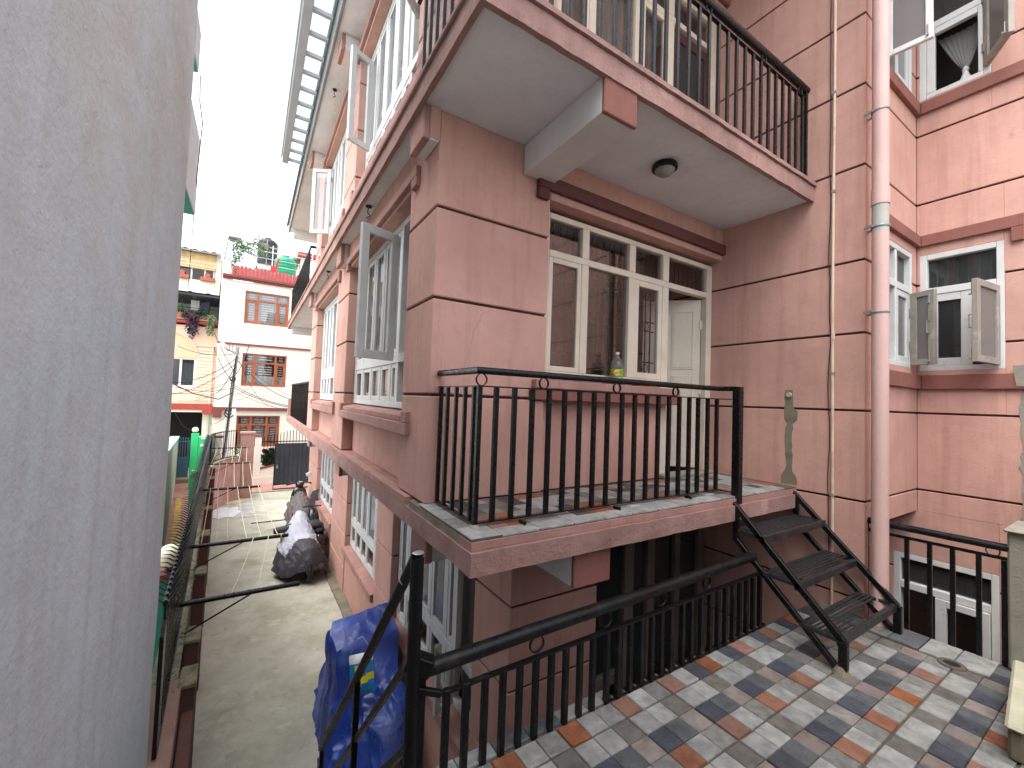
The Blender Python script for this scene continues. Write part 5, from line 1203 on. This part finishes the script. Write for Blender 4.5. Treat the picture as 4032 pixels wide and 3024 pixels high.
PH('rain_pipe', 'peach_house', mb=MB().tube([(-1.62, py0-.08, 2.0), (-1.62, py0-.08, -.7)], .04, 8)); PH('rain_pipe', 'greygreen', mb=MB().tube([(-1.62, py0-.08, -1.15), (-1.62, py0-.08, G)], .04, 8))
PH('terrace_rail', 'black_metal', mb=MB().box(-6.5, -1.5, py0+.05, py0+.07, 3.72, 3.75).box(-6.5, -1.5, py0+.05, py0+.07, 3.44, 3.46).box(-2.9, -2.86, py0+.05, py0+.08, 3.15, 4.3).box(-1.9, -1.85, py0+.05, py0+.08, 3.15, 4.3).box(-2.65, -2.3, py0+1.9, py0+2.2, 3.75, 3.8).box(-2.65, -2.3, py0+1.9, py0+2.2, 4.0, 4.04))
# pots and plants on the peach ledge
plant('potted_plant', 'small green plant in a clay pot on the peach ledge', 'leaf_green', (-2.90, 23.85, 3.19), [((-2.9, 23.85, 3.58), (.2, .15, .12), 90)], .10, pot=.13, seed=5)
plant('trailing_plant', 'dark purple trailing plant hanging over the peach ledge', 'leaf_purple', (-2.47, 23.80, 3.19), [((-2.47, 23.75, 3.35), (.34, .2, .28), 240), ((-2.44, 23.68, 2.9), (.27, .12, .4), 220), ((-2.38, 23.66, 2.6), (.17, .1, .3), 90)], .11, pot=.12, droop=.6, seed=6)
plant('trailing_plant', 'pale green trailing plant hanging at the right end of the peach ledge', 'leaf_light', (-1.72, 23.80, 3.19), [((-1.72, 23.72, 3.25), (.19, .14, .25), 170), ((-1.75, 23.66, 2.85), (.17, .1, .4), 180)], .10, pot=.12, droop=.6, seed=7)
for i, x in enumerate((-2.17, -2.05, -1.93)):
    plant('potted_plant', ['left of three thin plants in clay pots between the trailing plants', 'middle of three thin plants in clay pots between the trailing plants', 'right of three thin plants in clay pots between the trailing plants'][i], 'leaf_dark', (x, 23.86, 3.19), [((x, 23.86, 3.55), (.10, .1, .14), 30)], .09, pot=.06, seed=8+i)
solo('laundry', 'dark navy cloth drying on the peach house terrace', 'laundry', 'cloth_navy', MB().add([(-2.2, 23.9, 3.98), (-1.83, 23.9, 4.12), (-1.88, 23.88, 3.66), (-2.15, 23.86, 3.6), (-2.2, 23.93, 3.98), (-1.83, 23.93, 4.12), (-1.88, 23.91, 3.66), (-2.15, 23.89, 3.6)], [(0, 1, 2, 3), (7, 6, 5, 4), (0, 4, 5, 1), (1, 5, 6, 2), (2, 6, 7, 3), (3, 7, 4, 0)]), (-2, 23.9, 3.7))
solo('laundry', 'white cloth drying behind the navy one on the peach house terrace', 'laundry', 'cloth_white', MB().box(-2.6, -2.28, 24.4, 24.43, 3.7, 4.15), (-2.4, 24.4, 3.7))
for i, x in enumerate((-2.95, -2.0)):
    solo('planter_box', ['brown planter box at the left of the peach upper window', 'brown planter box at the right of the peach upper window'][i], 'planter', 'pot_terracotta', MB().box(x-.28, x+.28, 23.85, 24.0, 5.035, 5.2).box(x-.1, x+.1, 23.87, 23.98, 5.2, 5.38), (x, 23.9, 5.03), 'planter boxes on the peach house')
plant('garden_plant', 'long-leaved plant behind the bars of the cream front wall', 'leaf_dark', (.85, 21.9, -3.6), [((.85, 21.9, -3.0), (.3, .25, .4), 90)], .35, seed=12)
plant('wall_weed', 'yellow green weed sprouting from the broken green wall', 'leaf_light', (-1.2, 14.45, -2.3), [((-1.2, 14.42, -2.32), (.12, .06, .06), 60)], .06, seed=13)
plant('climbing_weed', 'small weed hanging on the fence by the pink pillar', 'leaf_green', (-.33, 18.5, -2.2), [((-.33, 18.5, -2.2), (.1, .08, .18), 60)], .07, seed=14)
# weeds and moss on the boundary wall
gm = MB(); rr = random.Random(4)
for y in [4.4+.13*i for i in range(75)]: leaves(gm, (F(y)+rr.uniform(-.02, .06), y, -2.495), (.04, .06, .015), 5, .03, 0, rr)
o = gm.build('moss_tufts', 'leaf_light'); o['kind'] = 'stuff'; tag(o, 'small moss and weed tufts along the top of the boundary wall', 'moss')

# ---- utility pole with its tangle of cables
UP = Part('utility_pole', 'leaning grey utility pole with coiled cables in front of the white house', 'pole', (-.8, 20.3, G))
UP('pole', 'pole_grey', mb=MB().tube([(-.86, 20.3, G), (-.77, 20.3, -1.8), (-.545, 20.3, 1.75)], [.075, .07, .05], 12), smooth=True)
UP('cross_arm', 'grey_pipe_metal', mb=MB().bar((-.95, 20.3, 1.62), (-.45, 20.3, 1.50), .05, .05).box(-.62, -.58, 20.26, 20.34, 1.6, 1.8).box(-.74, -.71, 20.26, 20.34, 1.62, 1.85).box(-.85, -.82, 20.26, 20.34, 1.62, 1.85))
lm_ = UP('lamp_arm', 'grey_pipe_metal', mb=MB().tube([(-.6, 20.3, 1.45), (-.9, 20.2, 1.65), (-1.0, 20.15, 1.7)], .02, 8)); UP('lamp_head', 'cap_white', mb=MB().prism([(-1.28, 1.80), (-1.02, 1.90), (-.92, 1.76), (-.98, 1.70), (-1.22, 1.74)], 20.05, 20.25, 'xz'), parent=lm_, bevel=.01)
for z, r in ((.45, .1), (-.85, .14), (-.95, .16)): UP('cable_coil', 'cable_black', lambda b: [b.ring((-.66-.05*(z < 0), 20.2-.01*k, z), r-.012*k, .012, 'y', 20, 5) for k in range(3)] and None)
UP('junction_box', 'cap_white', mb=MB().box(-.62, -.48, 20.15, 20.26, -1.0, -.75))
dr = []
rr = random.Random(11)
UP('cable_bundle', 'cable_black', lambda b: [b.tube([(-.86+rr.uniform(-.05, .05), 20.22, G+1), (-.75+rr.uniform(-.06, .06), 20.22, -1.2), (-.68+rr.uniform(-.05, .05), 20.22, 0), (-.58+rr.uniform(-.04, .04), 20.24, 1.4)], .012, 5) for _ in range(3)] and None)
cab = [((-.56, 20.3, 1.4), (1.6, 18.0, -.25), .25), ((-.57, 20.3, 1.25), (1.6, 18.2, -.35), .3), ((-.6, 20.3, .2), (1.5, 18, -.55), .15), ((-.6, 20.3, .1), (1.5, 18.4, -.62), .12), ((-.62, 20.3, .0), (1.2, 19, -.7), .1),
       ((-.58, 20.3, 1.3), (-3.2, 17, .35), .55), ((-.6, 20.3, .5), (-3.2, 18, .15), .5), ((-.62, 20.3, .1), (-3.2, 18, .5), .35), ((-.58, 20.3, 1.1), (-3.4, 22, -.3), .4), ((-.55, 20.3, 1.5), (-2.9, 23.8, 1.9), .2),
       ((-.6, 20.3, .3), (-1.6, 23.9, 2.0), .2), ((-.6, 20.3, .6), (-.2, 22.95, 2.1), .2), ((-.62, 20.3, -.2), (.2, 22.95, .5), .15), ((-.6, 20.3, 1.0), (-1.5, 23.9, -.3), .2), ((-.66, 20.3, -.4), (.5, 22.9, .3), .2),
       ((-.6, 20.3, .7), (-1.7, 23.9, 2.9), .1), ((-.62, 20.3, .4), (-2.5, 21.5, -.5), .3), ((-.56, 20.3, 1.45), (.9, 22.9, -.7), .5), ((-.70, 20.3, -.9), (-1.55, 23.9, -1.6), .15)]
CN = ['topmost cable from the pole head down to the pink balcony', 'second cable from the pole head to the pink balcony', 'cable from mid pole to the pink balcony, upper of three', 'cable from mid pole to the pink balcony, middle of three', 'cable from mid pole to the pink balcony, lowest of three',
  'longest sagging cable from the pole head to the grey wall', 'deep sagging cable from mid pole to the grey wall', 'upper cable from low on the pole to the grey wall', 'cable from the pole across the peach window to its lower left', 'cable from the pole head to the peach arch',
  'cable from the pole to the peach capital', 'cable from the pole up to the maroon band of the white house', 'cable from the pole to the middle brown window', 'cable from the pole to the foot of the peach quoins', 'cable from low on the pole to the middle brown window corner',
  'steep cable from the pole up to the peach ledge', 'drooping cable from the pole towards the peach window sill', 'slack cable from the pole head down the white house front', 'low cable from the pole to the peach rain pipe']
for i, (a, c, s) in enumerate(cab): cable(CN[i], [a, c], rr.choice([.008, .01, .014]), s, 'overhead cables on the utility pole')
cable('thick black cable slanting down in front of the peach window', [(-2.05, 13.5, .30), (-1.5, 16, -.15), (-1.0, 18.5, -.35), (-.65, 20.3, -.1)], .018)
cable('thin cable drooping from the grey wall to the green pillar', [(-2.45, 20.5, -.95), (-2.2, 20.8, -1.5), (-1.85, 21, -1.78)], .01)

# ================================================================== motorcycles
def wheel(P, c, r, w, m='rubber'):
    t = P('wheel', m, lambda b: b.ring(c, r-w*.5, w*.5, 'x', 28, 8, w*.5), smooth='all')
    P('rim', 'bike_grey', lambda b: [b.ring(c, r-w*1.15, .012, 'x', 24, 5)]+[b.bar((c[0], c[1], c[2]), (c[0], c[1]+(r-w)*math.cos(a), c[2]+(r-w)*math.sin(a)), .02, .025) for a in [math.pi*2*i/5 for i in range(5)]] and None, parent=t)
def loft(sec, n=26, folds=.02, seed=0, z_amp=.01, flare=0):
    """sections: (x, y, half width, z bottom, z top, exponent)"""
    b = MB(); vs = []; fs = []
    for k, (x, y, hw, zb, zt_, e) in enumerate(sec):
        for i in range(n):
            t = math.pi*i/(n-1); cx = math.cos(t); sx = math.sin(t)
            u = (abs(cx)**e)*(1 if cx > 0 else -1); v = abs(sx)**e
            u *= 1+flare*(.35-v)
            f = folds*noise.noise(Vector((i*.55, y*4+seed, seed)))*(1.2-.7*v)+folds*.6*noise.noise(Vector((i*1.4, y*9, seed+3)))
            q_ = Vector((x+hw*u, y, zb+(zt_-zb)*v)); f += folds*.22*(1-2*abs(noise.noise(q_*5.5+Vector((seed, 0, 0)))))+folds*.10*(1-2*abs(noise.noise(q_*11)))
            vs.append((x+(hw+f)*u, y+.5*f, zb+(zt_-zb)*v+f*.8+z_amp*math.sin(i*2.3+k)))
    for k in range(len(sec)-1):
        for i in range(n-1): a = k*n+i; fs.append((a, a+1, a+n+1, a+n))
    for k in (0, len(sec)-1): fs.append(tuple(k*n+i for i in range(n)))
    return b.add(vs, fs)
def interp(keys, n):
    out = []
    for i in range(n+1):
        y = keys[0][1]+(keys[-1][1]-keys[0][1])*i/n
        for a, c in zip(keys[:-1], keys[1:]):
            if a[1] <= y <= c[1]+1e-6:
                s = (y-a[1])/(c[1]-a[1]); s = s*s*(3-2*s); out.append(tuple(y if j == 1 else a[j]+(c[j]-a[j])*s for j in range(6))); break
    return out
# B: fully covered motorcycle nearest the camera
MB_ = Part('motorcycle', 'motorcycle under a silver and charcoal cover in the alley', 'motorcycle', (1.2, 10.6, G))
wheel(MB_, (1.24, 9.98, G+.29), .29, .10); wheel(MB_, (1.16, 11.35, G+.29), .29, .09)
keys = [(1.22, 9.76, .12, -3.78, -3.50, .8), (1.20, 9.9, .31, -3.86, -3.30, .7), (1.17, 10.2, .41, -3.92, -3.20, .62), (1.13, 10.6, .44, -3.93, -3.17, .62), (1.12, 10.95, .42, -3.90, -2.98, .72), (1.14, 11.22, .34, -3.80, -2.84, .8), (1.16, 11.5, .2, -3.7, -3.12, .85)]
cv = loft(interp(keys, 64), 60, .055, 2, .003, .55)
for q, f in enumerate(cv.f):
    p = [sum(cv.v[i][d] for i in f)/len(f) for d in range(3)]
    cv.mi[q] = 0 if (10.22 < p[1]+.1*noise.noise(Vector((p[0]*4, p[2]*4, 0))) < 11.3 and p[2] > -3.70-.3*(p[0]-1.2) and p[0] < 1.46) else 1
MB_('cover', ['cover_silver', 'cover_charcoal'], mb=cv, smooth='all')
MB_('handlebar_cover', 'cover_charcoal', mb=MB().tube([(1.12, 11.02, -3.12), (.86, 10.98, -3.16), (.60, 10.92, -3.17)], [.12, .085, .07], 12), smooth='all'); MB_('handlebar_cover', 'cover_charcoal', mb=MB().tube([(1.2, 11.02, -3.12), (1.45, 11.0, -3.15), (1.60, 10.98, -3.16)], [.12, .085, .05], 12), smooth='all')
MB_('exhaust', 'bike_grey', lambda b: b.tube([(1.46, 10.5, -3.82), (1.45, 10.1, -3.74), (1.46, 9.80, -3.70)], [.03, .055, .05], 14), smooth=True); MB_('mudguard', 'bike_black', lambda b: b.bar((1.24, 9.85, -3.55), (1.24, 9.72, -3.80), .14, .02))
# A: scooter behind, half covered, front and mirror showing
SA = Part('scooter', 'black scooter with a bare handlebar and mirror under a dark taupe cover', 'scooter', (1.4, 14.2, G))
wheel(SA, (1.40, 13.35, G+.24), .24, .10); wheel(SA, (1.46, 15.0, G+.24), .24, .10)
SA('apron', 'bike_black', mb=loft([(1.45, 14.72, .24, -3.75, -3.05, .6), (1.45, 14.78, .25, -3.75, -2.98, .6), (1.46, 14.95, .22, -3.72, -2.95, .7), (1.46, 15.08, .12, -3.6, -3.0, .8)], 22, 0, 0, 0), smooth='all')
SA('front_fender', 'bike_black', mb=loft([(1.46, 14.85, .08, -3.75, -3.58, .8), (1.46, 15.1, .08, -3.78, -3.55, .8), (1.46, 15.25, .05, -3.85, -3.66, .8)], 14, 0, 0, 0), smooth='all')
hb = SA('handlebar', 'bike_black', mb=MB().tube([(1.10, 14.72, -2.88), (1.25, 14.80, -2.86), (1.48, 14.84, -2.88), (1.70, 14.78, -2.86), (1.82, 14.70, -2.88)], .022, 8).lathe((1.46, 14.86, -2.93), [(.02, -.09), (.11, -.05), (.13, .02), (.08, .09), (.02, .11)], 16), smooth='all')
SA('grip', 'rubber', mb=MB().tube([(1.08, 14.71, -2.88), (1.20, 14.78, -2.87)], .026, 8).tube([(1.74, 14.76, -2.87), (1.85, 14.68, -2.88)], .026, 8), parent=hb)
mi = SA('mirror_stalk', 'bike_black', mb=MB().tube([(1.62, 14.8, -2.85), (1.63, 14.82, -2.74), (1.68, 14.84, -2.66)], .010, 6)); SA('mirror', 'cap_white', mb=MB().obox((1.70, 14.84, -2.60), (.075, 0, .03), (0, .014, 0), (-.02, 0, .05)), parent=mi, bevel=.012)
mi = SA('mirror_stalk', 'bike_black', mb=MB().tube([(1.22, 14.8, -2.85), (1.15, 14.82, -2.78)], .010, 6))
SA('headlamp', 'chrome', mb=MB().lathe((1.46, 14.80, -2.84), [(.02, -.02), (.07, .0), (.06, .03)], 14), smooth=True)
SA('floorboard', 'bike_grey', lambda b: b.box(1.22, 1.66, 14.1, 14.72, -3.82, -3.76)); SA('engine', 'bike_grey', lambda b: b.box(1.12, 1.3, 13.5, 14.0, -3.9, -3.7).tube([(1.1, 13.9, -3.8), (1.02, 13.9, -4.03)], .015, 6).tube([(1.15, 13.6, -3.82), (.98, 13.5, -3.98)], .015, 6)); SA('tail_light', 'bike_red', lambda b: b.box(1.13, 1.17, 13.15, 13.2, -3.45, -3.40).box(1.12, 1.16, 14.05, 14.1, -3.55, -3.48))
keys = [(1.40, 12.95, .14, -3.70, -3.42, .8), (1.41, 13.1, .30, -3.72, -3.25, .7), (1.42, 13.5, .33, -3.70, -3.16, .7), (1.42, 13.95, .34, -3.65, -3.15, .75), (1.44, 14.3, .30, -3.60, -3.1, .85), (1.45, 14.5, .26, -3.5, -3.08, .85)]
SA('cover', 'cover_taupe', mb=loft(interp(keys, 44), 50, .065, 8, .003, .4), smooth='all')
fl_ = MB(); fv = []
for i in range(5):
    for j in range(3): fv.append((1.62+.10*j+.03*math.sin(i*2), 13.2+.05*i, -3.30+.11*i+.03*j))
fl_.add(fv, [(i*3+j, i*3+j+1, i*3+j+4, i*3+j+3) for i in range(4) for j in range(2)]); SA('cover_flap', 'cover_charcoal', mb=fl_)
# C: black scooter squeezed against the wall
SC = Part('scooter', 'black scooter squeezed between the covered motorcycle and the pink wall', 'scooter', (1.6, 11.6, G))
wheel(SC, (1.56, 11.05, G+.24), .24, .10); wheel(SC, (1.56, 12.3, G+.24), .24, .10)
SC('body', 'bike_black', mb=loft(interp([(1.56, 10.85, .08, -3.6, -3.4, .8), (1.56, 11.0, .16, -3.75, -3.3, .7), (1.56, 11.6, .17, -3.8, -3.25, .7), (1.56, 11.9, .14, -3.8, -3.6, .7), (1.56, 12.2, .16, -3.7, -3.05, .7), (1.56, 12.4, .08, -3.6, -3.2, .8)], 24), 22, .01, 5, 0), smooth='all')
SC('seat', 'rubber', mb=loft([(1.56, 10.9, .11, -3.3, -3.22, .7), (1.56, 11.3, .14, -3.3, -3.2, .7), (1.56, 11.75, .1, -3.3, -3.22, .7)], 14, 0, 0, 0), smooth='all'); SC('tail_light', 'bike_red', lambda b: b.box(1.49, 1.55, 10.83, 10.86, -3.52, -3.44)); SC('handlebar', 'bike_black', lambda b: b.tube([(1.3, 12.15, -2.98), (1.56, 12.2, -3.0), (1.74, 12.15, -2.98)], .02, 8))

# ================================================================== blue tarp heap, bag with wire handle
TP = Part('tarp_heap', 'crumpled blue tarpaulin draped over a heap below the ground floor window', 'tarpaulin', (1.4, 5.2, G))
ny, nu = 84, 70; vs = []; fs = []
def ridge(y):
    k = [(4.25, -3.75), (4.5, -3.40), (4.8, -3.25), (4.98, -3.05), (5.1, -2.86), (5.44, -2.66), (5.52, -2.78), (5.75, -3.05), (6.05, -3.45), (6.3, -3.9)]
    for (a, za), (c, zc) in zip(k[:-1], k[1:]):
        if a <= y <= c: return za+(zc-za)*(y-a)/(c-a)
    return -3.9
for j in range(ny+1):
    y = 4.25+2.05*j/ny; zr = ridge(y); xl = .98-.10*math.sin(math.pi*j/ny)+.05*noise.noise(Vector((y*3, 0, 1)))
    for i in range(nu+1):
        s = i/nu; x = xl+(1.69-xl)*s
        kk = max(0, min(1, (y-4.75)/.35)); st = min(1, s/.16); st = st*st*(3-2*st)
        prof = kk*(.88*st+.12*s)+(1-kk)*math.sin(min(1, s*1.1)*math.pi/2)**.8
        z = G+(zr-G)*prof
        P_ = Vector((x, y, z))
        rd = lambda f, o=0: 1-abs(noise.noise(P_*f+Vector((o, o*.7, o*1.3))))*2
        near = 1-kk; cr_ = .05*noise.noise(P_*2.2)+(.03+.03*near)*rd(3.6, 3)+(.008+.022*near)*rd(9, 8)+.009*near*rd(19, 5)
        fold = .05*rd(1, 2) if False else .045*(1-abs(math.sin(y*9+2*noise.noise(Vector((y*2, z*.6, 9))))))*(1-s)
        vs.append((x-cr_*.9-fold*.8, y+cr_*.6, max(G+.004, z+cr_*.7)))
for j in range(ny):
    for i in range(nu): a = j*(nu+1)+i; fs.append((a, a+1, a+nu+2, a+nu+1))
TP('sheet', 'tarp_blue', mb=MB().add(vs, fs), smooth=True)
BGp = Part('plastic_bag', 'blue and yellow printed bag with white top and a wire handle on the tarp', 'bag', (1.17, 4.8, -3.2))
c = Vector((1.165, 4.70, -3.00)); d1 = Vector((.80, -.45, .22)).normalized(); d2 = Vector((.1, .35, .93)); d2 = (d2-d2.dot(d1)*d1).normalized(); d3 = d1.cross(d2)
pv = []; pf = []; n1, n2 = 14, 18
for j in range(n2+1):
    for i in range(n1+1):
        u = i/n1*2-1; v = j/n2*2-1; bul = (1-u*u)*(1-v**4)
        pv.append(c+d1*u*.13+d2*v*.19+d3*(.05*bul+.008*noise.noise(Vector((u*4, v*5, 2)))))
for j in range(n2):
    for i in range(n1): a = j*(n1+1)+i; pf.append((a, a+1, a+n1+2, a+n1+1))
bgm = MB().add(pv, pf)
for q in range(len(pf)):
    j = q//n1; i = q % n1
    bgm.mi[q] = 2 if j >= 14 else 1 if (4 <= j-.25*i+1.5 <= 7 or (9 <= j <= 12 and 4 <= i <= 6)) else 0
BGp('sack', ['bag_blue', 'bag_yellow', 'bag_white'], mb=bgm, smooth='all')
BGp('sack_back', 'bag_blue', mb=MB().obox(c-d3*.004, d1*.125, d2*.185, d3*.003))
BGp('handle', 'steel', lambda b: b.tube([c+d1*-.12+d2*.19, c+d1*-.02+d2*.33, c+d1*.03+d2*.345, c+d1*.12+d2*.2], .004, 6))
print('objects', len(bpy.data.objects), 'tiles', cnt)
